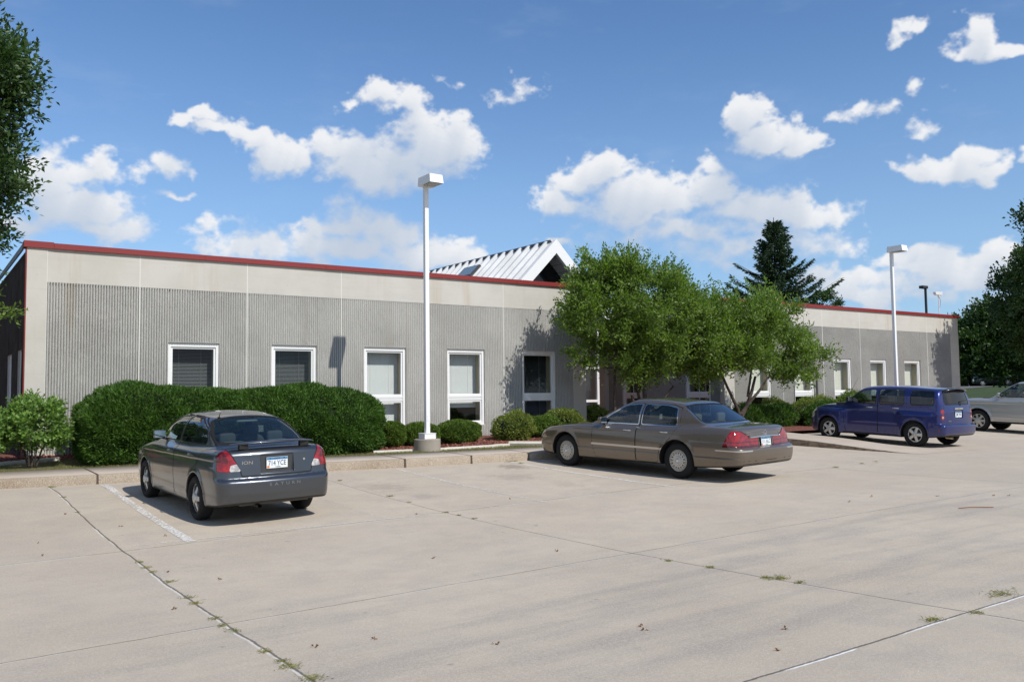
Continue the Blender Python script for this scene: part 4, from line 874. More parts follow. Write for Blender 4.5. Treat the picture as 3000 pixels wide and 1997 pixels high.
def tuft_label(i):
    x, y, s_ = TUFTS[i]
    fam = [k for k in range(len(TUFTS)) if k not in special and (abs(TUFTS[k][0]-2.17) < .1) == (abs(x-2.17) < .1) and (abs(TUFTS[k][0]-6.58) < .13) == (abs(x-6.58) < .13)]
    fam.sort(key=lambda k: -TUFTS[k][1] if TUFTS[k][0] < 7 else scr(TUFTS[k][0], TUFTS[k][1])); n = ORD[fam.index(i)]
    if abs(x-2.17) < .1: return 'small grass tuft in the left joint running from the kerb, %s from the kerb' % n
    if abs(x-6.58) < .13: return 'small grass tuft in the long middle joint of the lot, %s from the kerb' % n
    return 'small weed on the right half of the lot, %s from the left there' % n
M['tuft'] = leaf_mat('tuft_blade', (.10, .13, .03), (.30, .27, .10), .25, .7, .3, 8)
special = {0: 'spiky green weed where the kerb meets the left joint of the lot', 15: 'brown and green weed clump at the bottom edge of the photo', 14: 'green weed clump just above the bottom edge in the left joint', 23: 'short grass tuft left of the crossing of two joints, low right', 25: 'largest green grass tuft, near the right edge in the slanting joint', 29: 'flat weed patch at the kerb by the nose of the tan sedan', 20: 'wide flat grass tuft in the long joint right of centre'}
for i, (x, y, s) in enumerate(TUFTS):
    r = np.random.default_rng(300+i); n = int(30+50*s); a = r.uniform(0, 6.28, n); w_ = .035+.06*s
    P = np.stack([x+r.normal(0, .4, n)*w_*(1.6 if i in (20, 25, 29) else .9), y+r.normal(0, .35, n)*w_*(.9 if x > 5 else 1.3), np.zeros(n)], 1); P[:, 2] = gz(P[:, 0], P[:, 1])+.002
    D = np.stack([np.cos(a), np.sin(a), r.uniform(.15, .9, n)], 1); V, Q = leaves(P, D, r.uniform(.02, .06, n)*(.6+.4*s), .005, r, .1, .1)
    o = mk_np('grass_tuft', V, Q, M['tuft'])
    if i in special: tag(o, special[i], 'weed')
    else: tag(o, tuft_label(i), 'weed', group='small weeds in the joints of the lot')
LEAVES = [(1.99,14.67),(1.4,12.56),(1.35,11.67),(2.47,13.15),(2.79,12.05),(2.3,9.8),(1.96,8.11),(2.47,6.16),(2.89,6.06),(4.79,8.55),(2.64,9.07),(6.15,11.48),(8.04,11.83),(6.01,7.94),(4.55,4.99),(4.49,4.88),(4.75,3.91),(3.49,5.33),(13.01,7.57),(13.59,7.0),(13.68,6.84),(11.55,8.07),(12.29,8.2),(5.22,4.22)]
lo_ = sorted(range(len(LEAVES)), key=lambda k: scr(*LEAVES[k])); lorder = {k: n for n, k in enumerate(lo_)}
M['dead'] = leaf_mat('dead_leaf', (.10, .045, .02), (.26, .13, .05), .1, .8, .2, 6)
for i, (x, y) in enumerate(LEAVES):
    r = np.random.default_rng(400+i); n = 5; P = np.zeros((n, 3))+np.array([x, y, float(gz(x, y))+.008])+r.normal(0, .008, (n, 3))*np.array([1, 1, .3])
    D = r.normal(size=(n, 3))*np.array([1, 1, .5])+np.array([0, 0, .25]); V, Q = leaves(P, D, r.uniform(.015, .032, n), r.uniform(.010, .018, n), r, .5)
    tag(mk_np('fallen_leaf', V, Q, M['dead']), 'small curled dead leaf on the lot, %s counted from the left of the photo' % ORD[lorder[i]], 'leaf', group='dead leaves scattered on the lot')
mb = MB(); z = float(gz(12, 6.5))+.01; mb.tube([(11.85, 6.6, z), (12.0, 6.52, z+.01), (12.3, 6.36, z)], .006, 5); tag(mb.build('twig', M['dead']), 'thin brown twig lying on the lot toward the right edge', 'twig')

# house and street scene to the right
hs = empty('grey_house', (141.5, 67.5, -.5), math.radians(-63), label='grey gabled house half hidden by trees beyond the lot', cat='house')
mb = MB(); mb.box(-4.5, 5, 0, 8, -1, 3.6); mb.build('wall', pmat('grey_siding', (.10, .092, .10), .8), hs)
mb = MB(); mb.add([(-5.2, -.6, 3.5), (5.7, -.6, 3.5), (5.7, 4, 6.0), (-5.2, 4, 6.0), (-5.2, 8.6, 3.5), (5.7, 8.6, 3.5), (-5.2, -.6, 3.35), (5.7, -.6, 3.35), (-5.2, 8.6, 3.35), (5.7, 8.6, 3.35)], [(0, 1, 2, 3), (3, 2, 5, 4), (0, 6, 7, 1), (0, 3, 4), (1, 5, 2), (0, 4, 8, 6)]); mb.build('roof', pmat('shingles', (.27, .25, .25), .9), hs)
hs.scale = (1.68, 1.68, 1.55)
mb = MB(); mb.box(-3, -1.6, -.05, 0, .8, 2.2); mb.box(1.4, 3, -.05, 0, .8, 2.2); mb.build('window', M['dark'], hs)
V = []; F = []
for i in range(31):
    t = i/30; x, y = 58+t*110, 50.5+t*16; V += [(x+.8, y-5, float(farz(x+.8, y-5))+.03), (x-.8, y+5, float(farz(x-.8, y+5))+.03)]
    if i: F.append((2*i-2, 2*i, 2*i+1, 2*i-1))
st_ = mk('street', V, F, pmat('asphalt', (.12, .115, .11), .9)); tag(st_, kind='structure')
# ------------------------------------------------------------------ vehicles: analytic body, cut into panels
def tab(pts, sig=.05, lo=-3., hi=6., n=1800):
    """smoothed polyline as a lookup function"""
    xs = np.linspace(lo, hi, n); ys_ = np.interp(xs, [p[0] for p in pts], [p[1] for p in pts])
    h = xs[1]-xs[0]; k = int(3*sig/h)
    if k > 0:
        w_ = np.exp(-.5*(np.arange(-k, k+1)*h/sig)**2); w_ /= w_.sum(); ys_ = np.convolve(np.pad(ys_, k, mode='edge'), w_, 'valid')
    return lambda v: np.interp(v, xs, ys_)
def smax(a, b, k):
    h = np.maximum(k-np.abs(a-b), 0)/k; return np.maximum(a, b)+h*h*k*.25
def smin(a, b, k): return -smax(-a, -b, k)
def car_sdf(c):
    zt, zb, W_, TI, RR, FF, zr, Wg, WS, BL = (c[k] for k in ('zt', 'zb', 'W', 'T', 'R', 'F', 'zr', 'Wg', 'WS', 'BL'))
    def f(x, y, z):
        ax = np.abs(x); x2 = ax*ax
        wide = W_(y)-TI(z)
        for (yc, amp, wid, zhi) in c.get('fend', ()):
            wide = wide+amp*np.exp(-(np.abs(y-yc)/wid)**6)*np.clip((zhi-z)/.10, 0, 1)**.7
        if c.get('lip'):
            for yc in (0., c['wb']):
                rr = np.hypot(y-yc, z-c['rt']); wide = wide+c['lip']*np.exp(-((rr-c['ra']-.015)/.035)**2)
        if 'crease' in c:
            for (zc, a_, w_) in c['crease']: wide = wide+a_*np.tanh((z-zc(y))/w_)
        side = ax-wide
        top = z-(zt(y)-c['crown']*x2*np.clip((W_(y))**-2*.9, .8, 2.5))
        bot = zb(y)-z
        rear = (RR(z)+c['cr']*x2)-y; frnt = y-(FF(z)-c['cf']*x2)
        lo = smax(top, side, c.get('kt', .09)); lo = smax(lo, smax(rear, frnt, .01), c.get('ke', .14)); lo = smax(lo, bot, .05)
        gw = ax-(Wg(z)-c['gt'](y)); gt_ = z-(zr(y)-c['rcrown']*x2)
        ws = y-(WS(z)-c['wsc']*x2); bl = (BL(z)+c['blc']*x2)-y
        gh = smax(gw, gt_, c.get('kg', .11)); gh = smax(gh, ws, c.get('kw', .07)); gh = smax(gh, bl, c.get('kb', .07)); gh = smax(gh, .6-z, .01)
        d = smin(lo, gh, c.get('ku', .045))
        for fn in c.get('mods', ()): d = fn(d, x, y, z)
        for yc in (0., c['wb']):
            rr = np.hypot(y-yc, (z-c['rt'])*c.get('asq', 1.0)); well = smax(c['xin']-ax, rr-c['ra'], .02); d = smax(d, -well, .012)
        return d
    return f
def surface_nets(f, x1, y0, y1, z1, h, z0=.05):
    nx = int(math.ceil(x1/h))+2; xs = (np.arange(nx)-.5)*h; ys_ = np.arange(y0, y1, h); zs = np.arange(z0, z1, h)
    X, Y, Z = np.meshgrid(xs, ys_, zs, indexing='ij'); D = f(X, Y, Z).astype(np.float32); S = D < 0
    nx, ny, nz = D.shape
    acc = np.zeros((nx-1, ny-1, nz-1, 3), np.float32); cnt = np.zeros((nx-1, ny-1, nz-1), np.float32)
    cor = [(i, j, k) for i in (0, 1) for j in (0, 1) for k in (0, 1)]
    def sub(A, c): return A[c[0]:nx-1+c[0], c[1]:ny-1+c[1], c[2]:nz-1+c[2]]
    for a in cor:
        for ax in range(3):
            if a[ax]: continue
            b = list(a); b[ax] = 1; b = tuple(b); da, db = sub(D, a), sub(D, b); cr_ = sub(S, a) != sub(S, b)
            t = np.where(cr_, da/(da-db+1e-12), 0); cnt += cr_
            for q in range(3): acc[..., q] += np.where(cr_, (a[q]+(t if q == ax else 0)), 0)
    act = cnt > 0; idx = -np.ones(act.shape, int); ii = np.argwhere(act); idx[act] = np.arange(len(ii))
    P = acc[act]/cnt[act][:, None]; V = np.stack([xs[ii[:, 0]]+P[:, 0]*h, ys_[ii[:, 1]]+P[:, 1]*h, zs[ii[:, 2]]+P[:, 2]*h], 1)
    seam = ii[:, 0] == 0; V[seam, 0] = 0
    Q = []
    for ax in range(3):
        sl_a = [slice(None)]*3; sl_b = [slice(None)]*3; sl_a[ax] = slice(0, -1); sl_b[ax] = slice(1, None)
        A, B = S[tuple(sl_a)], S[tuple(sl_b)]; e = np.argwhere(A != B); o1, o2 = [q for q in range(3) if q != ax]
        ok = (e[:, o1] > 0) & (e[:, o2] > 0) & (e[:, o1] < D.shape[o1]-1) & (e[:, o2] < D.shape[o2]-1) & (e[:, 0] < nx-1)
        e = e[ok]; flip = A[tuple(e.T)]
        c = []
        for (u, v) in ((1, 1), (0, 1), (0, 0), (1, 0)):
            g = e.copy(); g[:, o1] -= u; g[:, o2] -= v; c.append(idx[tuple(g.T)])
        q = np.stack(c, 1); s = (ax == 1)
        fl = flip ^ s; q[~fl] = q[~fl][:, ::-1]; Q.append(q)
    Q = np.concatenate(Q); Q = Q[(Q >= 0).all(1)]
    e = 1e-3
    def grad(p): return np.stack([(f(p[:, 0]+(e if a == 0 else 0), p[:, 1]+(e if a == 1 else 0), p[:, 2]+(e if a == 2 else 0))-f(p[:, 0]-(e if a == 0 else 0), p[:, 1]-(e if a == 1 else 0), p[:, 2]-(e if a == 2 else 0)))/(2*e) for a in range(3)], 1)
    for _ in range(3):
        g = grad(V); d = f(V[:, 0], V[:, 1], V[:, 2]); st = -d[:, None]*g/np.maximum((g*g).sum(1), .2)[:, None]
        n_ = np.linalg.norm(st, axis=1, keepdims=True); st *= np.minimum(1, h*.7/np.maximum(n_, 1e-9)); V = V+st; V[seam, 0] = 0
    return V, Q, grad
class Cut:
    def __init__(s, V, Q, grad): s.V = [tuple(v) for v in V]; s.F = [tuple(q) for q in Q]; s.grad = grad; s.tag = np.array([0]*len(s.F)); s._refresh()
    def _refresh(s):
        s.A = np.array(s.V); s.C = np.array([s.A[list(q)].mean(0) for q in s.F]) if not hasattr(s, 'C') or len(s.C) != len(s.F) else s.C
    def fn(s): # face normals cheaply
        a = s.A[[q[0] for q in s.F]]; b = s.A[[q[1] for q in s.F]]; c = s.A[[q[2] for q in s.F]]; n = np.cross(b-a, c-a); return n/np.maximum(np.linalg.norm(n, axis=1, keepdims=True), 1e-12)
    def region(s, fun, newtag, where=None, only=None):
        """fun(P) <0 inside; faces whose tag is in only and mask where(C, N)"""
        val = fun(s.A); m = np.ones(len(s.F), bool)
        if where is not None: m &= where(s.C, s.fn())
        if only is not None: m &= np.isin(s.tag, only)
        F2 = []; T2 = []; C2 = []; new = {}; 
        for i, q in enumerate(s.F):
            if not m[i]: F2.append(q); T2.append(s.tag[i]); C2.append(s.C[i]); continue
            vs = [val[k] for k in q]; neg = [v < 0 for v in vs]
            if all(neg): F2.append(q); T2.append(newtag); C2.append(s.C[i]); continue
            if not any(neg): F2.append(q); T2.append(s.tag[i]); C2.append(s.C[i]); continue
            ins = []; outs = []; n = len(q)
            for j in range(n):
                a, b = q[j], q[(j+1) % n]; (ins if neg[j] else outs).append(a)
                if neg[j] != neg[(j+1) % n]:
                    key = (min(a, b), max(a, b))
                    if key not in new:
                        t = vs[j]/(vs[j]-vs[(j+1) % n]); pa, pb = s.V[a], s.V[b]
                        new[key] = len(s.V); s.V.append(tuple(pa[k]+(pb[k]-pa[k])*t for k in range(3)))
                    ins.append(new[key]); outs.append(new[key])
            for poly, tg in ((ins, newtag), (outs, s.tag[i])):
                if len(poly) >= 3: F2.append(tuple(poly)); T2.append(tg); C2.append(s.C[i])
        s.F = F2; s.tag = np.array(T2); s.C = np.array(C2); s.A = np.array(s.V)
    def normals(s):
        g = s.grad(s.A); s.N = norm(g); s.N[np.abs(s.A[:, 0]) < 1e-6, 0] = 0; s.N = norm(s.N)
    def part(s, tags, side=0, push=0, fm=None):
        """side 0 whole (mirrored), 1 right only, -1 left only"""
        tags = tags if isinstance(tags, (list, tuple)) else [tags]; sel = [i for i in range(len(s.F)) if s.tag[i] in tags]
        used = sorted({k for i in sel for k in s.F[i]}); mp = {k: i for i, k in enumerate(used)}
        P = s.A[used]+s.N[used]*push; N = s.N[used]; F = [tuple(mp[k] for k in s.F[i]) for i in sel]; mt = [fm[s.tag[i]] for i in sel] if fm else None
        if side == 1: return P, F, N, mt
        P2 = P*np.array([-1, 1, 1]); N2 = N*np.array([-1, 1, 1]); F2 = [f[::-1] for f in F]
        if side == -1: return P2, F2, N2, mt
        seam = {i: i for i in range(len(P)) if abs(P[i, 0]) < 1e-6}; mp2 = {}; keep = []
        for i in range(len(P)):
            if i in seam: mp2[i] = i
            else: mp2[i] = len(P)+len(keep); keep.append(i)
        return np.concatenate([P, P2[keep]]), F+[tuple(mp2[k] for k in f) for f in F2], np.concatenate([N, N2[keep]]), (mt+mt if mt else None)
def poly_sd(pts, r=.03, ax=(1, 2)):
    """signed distance to a rounded convex-ish polygon in the plane of the two axes"""
    P_ = np.array(pts, float)
    if (np.roll(P_, -1, 0)[:, 0]*P_[:, 1]-P_[:, 0]*np.roll(P_, -1, 0)[:, 1]).sum() > 0: P_ = P_[::-1]
    def f(A):
        q = A[:, list(ax)]; d2 = None; inside = np.zeros(len(q), bool); n = len(P_)
        # shrink polygon by r is approximated through the distance field offset
        dm = np.full(len(q), 1e9)
        for i in range(n):
            a, b = P_[i], P_[(i+1) % n]; e = b-a; w_ = q-a; t = np.clip((w_@e)/(e@e), 0, 1); dd = np.linalg.norm(w_-t[:, None]*e, axis=1); dm = np.minimum(dm, dd)
            c = ((a[1] > q[:, 1]) != (b[1] > q[:, 1])) & (q[:, 0] < (b[0]-a[0])*(q[:, 1]-a[1])/(b[1]-a[1]+1e-12)+a[0]); inside ^= c
        return np.where(inside, -dm, dm)
    # round the corners by pulling the polygon inward and offsetting back
    if r <= 0: return f
    n = len(P_); ins = []
    for i in range(n):
        p, a, b = P_[i], P_[i-1], P_[(i+1) % n]; e1 = (p-a)/np.linalg.norm(p-a); e2 = (b-p)/np.linalg.norm(b-p)
        n1 = np.array([-e1[1], e1[0]]); n2 = np.array([-e2[1], e2[0]]); den_ = 1+n1@n2; ins.append(p+(n1+n2)/max(den_, .3)*r)
    P_ = np.array(ins); return lambda A: f(A)-r
def band(fun, w): return lambda A: np.abs(fun(A))-w
def grow(fun, d): return lambda A: fun(A)-d
def both(*fs): return lambda A: np.maximum.reduce([f(A) for f in fs])

def paint(name, col, metal=.35, rough=.38, coat=1.0):
    m = bpy.data.materials.new(name); m.use_nodes = True; t = NT(m.node_tree); b = t.n['Principled BSDF']
    ge = t.new('ShaderNodeNewGeometry'); tc = t.new('ShaderNodeTexCoord')
    z = t.sep(tc.outputs['Object'])[2]
    dust = t.math('MULTIPLY', t.mapr(z, .55, .12), t.mapr(t.noise(tc.outputs['Object'], 5, 4, .6), .3, .7))   # road film low on the sills
    c = t.mix(t.math('MULTIPLY', dust, .45), col, (.20, .17, .13))
    c = t.mix(ge.outputs['Backfacing'], c, (.02, .02, .02)); t.l.new(c, b.inputs['Base Color'])
    b.inputs['Metallic'].default_value = metal; b.inputs['Roughness'].default_value = rough; b.inputs['Coat Weight'].default_value = coat; b.inputs['Coat Roughness'].default_value = .04; b.inputs['Coat IOR'].default_value = 1.5
    t.l.new(t.math('MULTIPLY', t.math('SUBTRACT', 1, t.math('MULTIPLY', dust, .8)), coat), b.inputs['Coat Weight'])
    return m
M['rubber'] = pmat('tyre_rubber', (.018, .018, .018), .85, 0, .3); M['plastic'] = pmat('black_plastic', (.015, .015, .015), .55, 0, .4)
M['gap'] = pmat('panel_gap', (.004, .004, .004), .9); M['chrome'] = pmat('chrome', (.75, .75, .74), .12, 1); M['alloy'] = pmat('alloy', (.62, .61, .58), .38, .6)
M['hub'] = pmat('silver_wheel_cover', (.55, .54, .51), .38, .7); M['cabin'] = pmat('cabin_dark', (.035, .034, .033), .8); M['seat_grey'] = pmat('seat_cloth', (.15, .15, .15), .9); M['shelf'] = pmat('parcel_shelf', (.22, .22, .21), .9)
M['seat_tan'] = pmat('seat_leather', (.30, .25, .18), .6); M['cglass'] = glass_mat('car_glass', (.62, .74, .72), 1.5, .70, 1.6); M['pglass'] = glass_mat('privacy_glass', (.25, .28, .30), 1.5, .35, 1.5)
M['mirror'] = pmat('mirror_glass', (.8, .85, .9), .03, 1)
def lamp_mat(name, col, rough=.12):
    m, t, b, co = nmat(name); v = t.noise(co, 16, 2, .6); t.l.new(t.mix(t.mapr(v, .35, .7), tuple(c*.45 for c in col), col), b.inputs['Base Color'])
    b.inputs['Roughness'].default_value = rough; b.inputs['Coat Weight'].default_value = 1; b.inputs['Coat Roughness'].default_value = .02; return m
M['red_lens'] = lamp_mat('red_lens', (.36, .006, .008)); M['red_dark'] = lamp_mat('dark_red_lens', (.14, .003, .004)); M['clear_lens'] = lamp_mat('clear_lens', (.62, .60, .57)); M['amber_lens'] = lamp_mat('amber_lens', (.55, .12, .02))

def wheel(parent, x, y, R, wd, rr, style, side):
    """side -1 = left; the outer face looks along side*x"""
    e = bpy.data.objects.new('wheel', None); link(e, parent); e.location = (x, y, R)
    if side < 0: e.rotation_euler = (0, 0, math.pi)
    h = wd/2; t = MB(); prof = [(rr-.012, h-.035), (rr+.006, h-.006), (rr+.02, h), (R-.035, h-.004), (R-.012, h-.022), (R-.002, h-.045), (R, 0), (R-.002, -h+.045), (R-.012, -h+.022), (R-.035, -h+.004), (rr+.02, -h), (rr-.012, -h+.03)]
    t.lathe(prof, 56, 'X', m=0); t.build('tyre', M['rubber'], e, smooth=True)
    # polar disc with the openings cut out of it
    nr, na = 26, 240; rad = np.linspace(.0, rr-.012, nr+1)[1:]; th = np.linspace(0, 2*np.pi, na, endpoint=False)
    RR_, TH = np.meshgrid(rad, th, indexing='ij'); f = RR_/rr
    if style == 'five':      # broad tapering spokes
        k = 5; ph = (TH*k/(2*np.pi)) % 1; dist = np.abs(ph-.5)*2*np.pi/k*RR_ ; half = rr*(.15+.085*f); hole = (dist > 0) & ((np.abs(ph)*0+1) > 0)
        sp = np.minimum(ph, 1-ph)*2*np.pi/k*RR_; hole = (sp > rr*(.175-.06*f)) & (f > .34) & (f < .90); zz = .012*np.cos(f*2.2)+.018*(f < .3)-.02*f
    elif style == 'split':   # five paired spokes with bolts
        k = 5; ph = (TH*k/(2*np.pi)) % 1; sp = np.minimum(ph, 1-ph)*2*np.pi/k*RR_; hole = (sp > rr*.17) & (f > .32) & (f < .86); zz = -.004-.018*f+.006*np.cos(sp/rr*9)
    elif style == 'many':    # seven double spokes
        k = 7; ph = (TH*k/(2*np.pi)) % 1; sp = np.minimum(ph, 1-ph)*2*np.pi/k*RR_; hole = ((sp > rr*.135) | (sp < rr*.028)) & (f > .26) & (f < .88); zz = .006-.02*f
    else:                    # cover with a ring of openings
        k = 15; ph = (TH*k/(2*np.pi)) % 1; sp = np.minimum(ph, 1-ph)*2*np.pi/k*RR_; y_ = (np.abs(ph-.5)*2*np.pi/k*RR_ < rr*.026) & (f > .70)
        hole = (sp > rr*.055) & (f > .56) & (f < .88) & ~y_; zz = .018-.012*(f > .40)-.010*(f > .9)+.010*(f < .22)
    zo = h-.018+zz; V = np.stack([zo, RR_*np.cos(TH), RR_*np.sin(TH)], -1).reshape(-1, 3)
    V = np.concatenate([V, V+np.array([-.022, 0, 0])]); Q = []; n0 = nr*na; hq = np.zeros((nr-1, na), bool)
    for i in range(nr-1):
        hq[i] = hole[i] & np.roll(hole[i], -1) & hole[i+1] & np.roll(hole[i+1], -1)
    for i in range(nr-1):
        for j in range(na):
            if hq[i, j]: continue
            a, b, c, d = i*na+j, (i+1)*na+j, (i+1)*na+(j+1) % na, i*na+(j+1) % na; Q.append((a, b, c, d))
            if hq[i, (j+1) % na]: Q.append((d, c, c+n0, d+n0))
            if hq[i, j-1]: Q.append((b, a, a+n0, b+n0))
            if i+1 < nr-1 and hq[i+1, j]: Q.append((c, b, b+n0, c+n0))
            if i > 0 and hq[i-1, j]: Q.append((a, d, d+n0, a+n0))
    o = mk_np('rim', V, Q, M['alloy'] if style != 'cover' else M['hub'], e, smooth=True)
    es = o.modifiers.new('edges', 'EDGE_SPLIT'); es.split_angle = math.radians(35)
    b_ = MB(); b_.lathe([(0, h-.075), (rr*.62, h-.075), (rr*.62, h-.09), (0, h-.09)], 32, 'X', m=0); b_.lathe([(rr-.01, h-.03), (rr-.03, h-.12), (rr-.03, -h+.05), (0, -h+.05)], 40, 'X', m=1); b_.build('brake_disc', [pmat('brake', (.10, .09, .085), .5, .6), M['gap']], e, smooth=True)
    cp = MB(); zc = h-.018+(.012 if style != 'cover' else .03)
    cp.lathe([(0, zc+.012), (rr*.13, zc+.010), (rr*.155, zc+.0), (rr*.16, zc-.02)], 24, 'X')
    if style in ('split', 'many'):
        for i in range(5):
            a = 2*math.pi*(i+.5)/5; cp.lathe([(0, zc+.004), (.009, zc+.003), (.011, zc-.02)], 10, 'X', c=(0, math.cos(a)*rr*.25, math.sin(a)*rr*.25))
    cp.build('hub_cap', M['chrome'] if style == 'cover' else M['alloy'], e, smooth=True)
    return e
def rbox(mb, c, s, r=.03, m=0, tilt=0):
    """rounded block: superellipsoid grid"""
    nu, nv = 20, 10; V = []; F = []
    for i in range(nv+1):
        ph = -math.pi/2+math.pi*i/nv
        for j in range(nu):
            th = 2*math.pi*j/nu; q = [math.cos(ph)*math.cos(th), math.cos(ph)*math.sin(th), math.sin(ph)]
            q = [math.copysign(abs(v)**.45, v) for v in q]; n_ = max(1e-6, (abs(q[0])**5+abs(q[1])**5+abs(q[2])**5)**.2); q = [v/n_ for v in q]
            y, z = q[1]*s[1], q[2]*s[2]; y, z = y*math.cos(tilt)-z*math.sin(tilt), y*math.sin(tilt)+z*math.cos(tilt)
            V.append((c[0]+q[0]*s[0], c[1]+y, c[2]+z))
    for i in range(nv):
        for j in range(nu): F.append((i*nu+j, i*nu+(j+1) % nu, (i+1)*nu+(j+1) % nu, (i+1)*nu+j))
    mb.add(V, F, m)
def text_mesh(name, body, size, mat, parent, loc, rot, ext=.002, sx=1.0, align='CENTER', bevel=0):
    cu_ = bpy.data.curves.new(name, 'FONT'); cu_.body = body; cu_.size = size; cu_.extrude = ext; cu_.align_x = align; cu_.align_y = 'CENTER'; cu_.resolution_u = 3
    o = bpy.data.objects.new(name, cu_); COL.objects.link(o); bpy.context.view_layer.update()
    me = bpy.data.meshes.new_from_object(o.evaluated_get(bpy.context.evaluated_depsgraph_get())); bpy.data.objects.remove(o); bpy.data.curves.remove(cu_)
    me.materials.clear(); me.materials.append(mat); o = bpy.data.objects.new(name, me); link(o, parent); o.location = loc; o.rotation_euler = rot; o.scale = (sx, 1, 1); return o
def license_plate(parent, loc, tilt, text, sticker=(.75, .18, .03), style=0):
    """faces -Y"""
    e = bpy.data.objects.new('license_plate', None); link(e, parent); e.location = loc; e.rotation_euler = (tilt, 0, 0)
    b = MB(); b.box(-.152, .152, -.004, .004, -.076, .076, 0); b.box(-.149, .149, -.0052, -.0042, .040, .073, 1); b.box(-.146, -.112, -.0052, -.0042, -.070, -.042, 2)
    for xx in (-.10, .10): b.box(xx-.006, xx+.006, -.008, -.0055, .052, .064, 3)
    b.build('plate', [pmat('plate_white', (.74, .78, .80), .35), pmat('plate_blue', (.06, .20, .38), .35), pmat('plate_sticker', sticker, .4), M['gap']], e)
    text_mesh('plate_number', text, .098, pmat('plate_ink', (.02, .03, .08), .4), e, (0, -.0058, -.010), (math.pi/2, 0, 0), .0006, .74)
    text_mesh('plate_state', 'IOWA', .034, pmat('plate_ink_dark', (.02, .03, .08), .4), e, (0, -.0062, .056), (math.pi/2, 0, 0), .0004, .9)
    text_mesh('plate_county', 'WARREN' if not style else 'POLK', .020, pmat('plate_ink_low', (.03, .04, .08), .4), e, (.01, -.0062, -.060), (math.pi/2, 0, 0), .0004, .9)
    return e

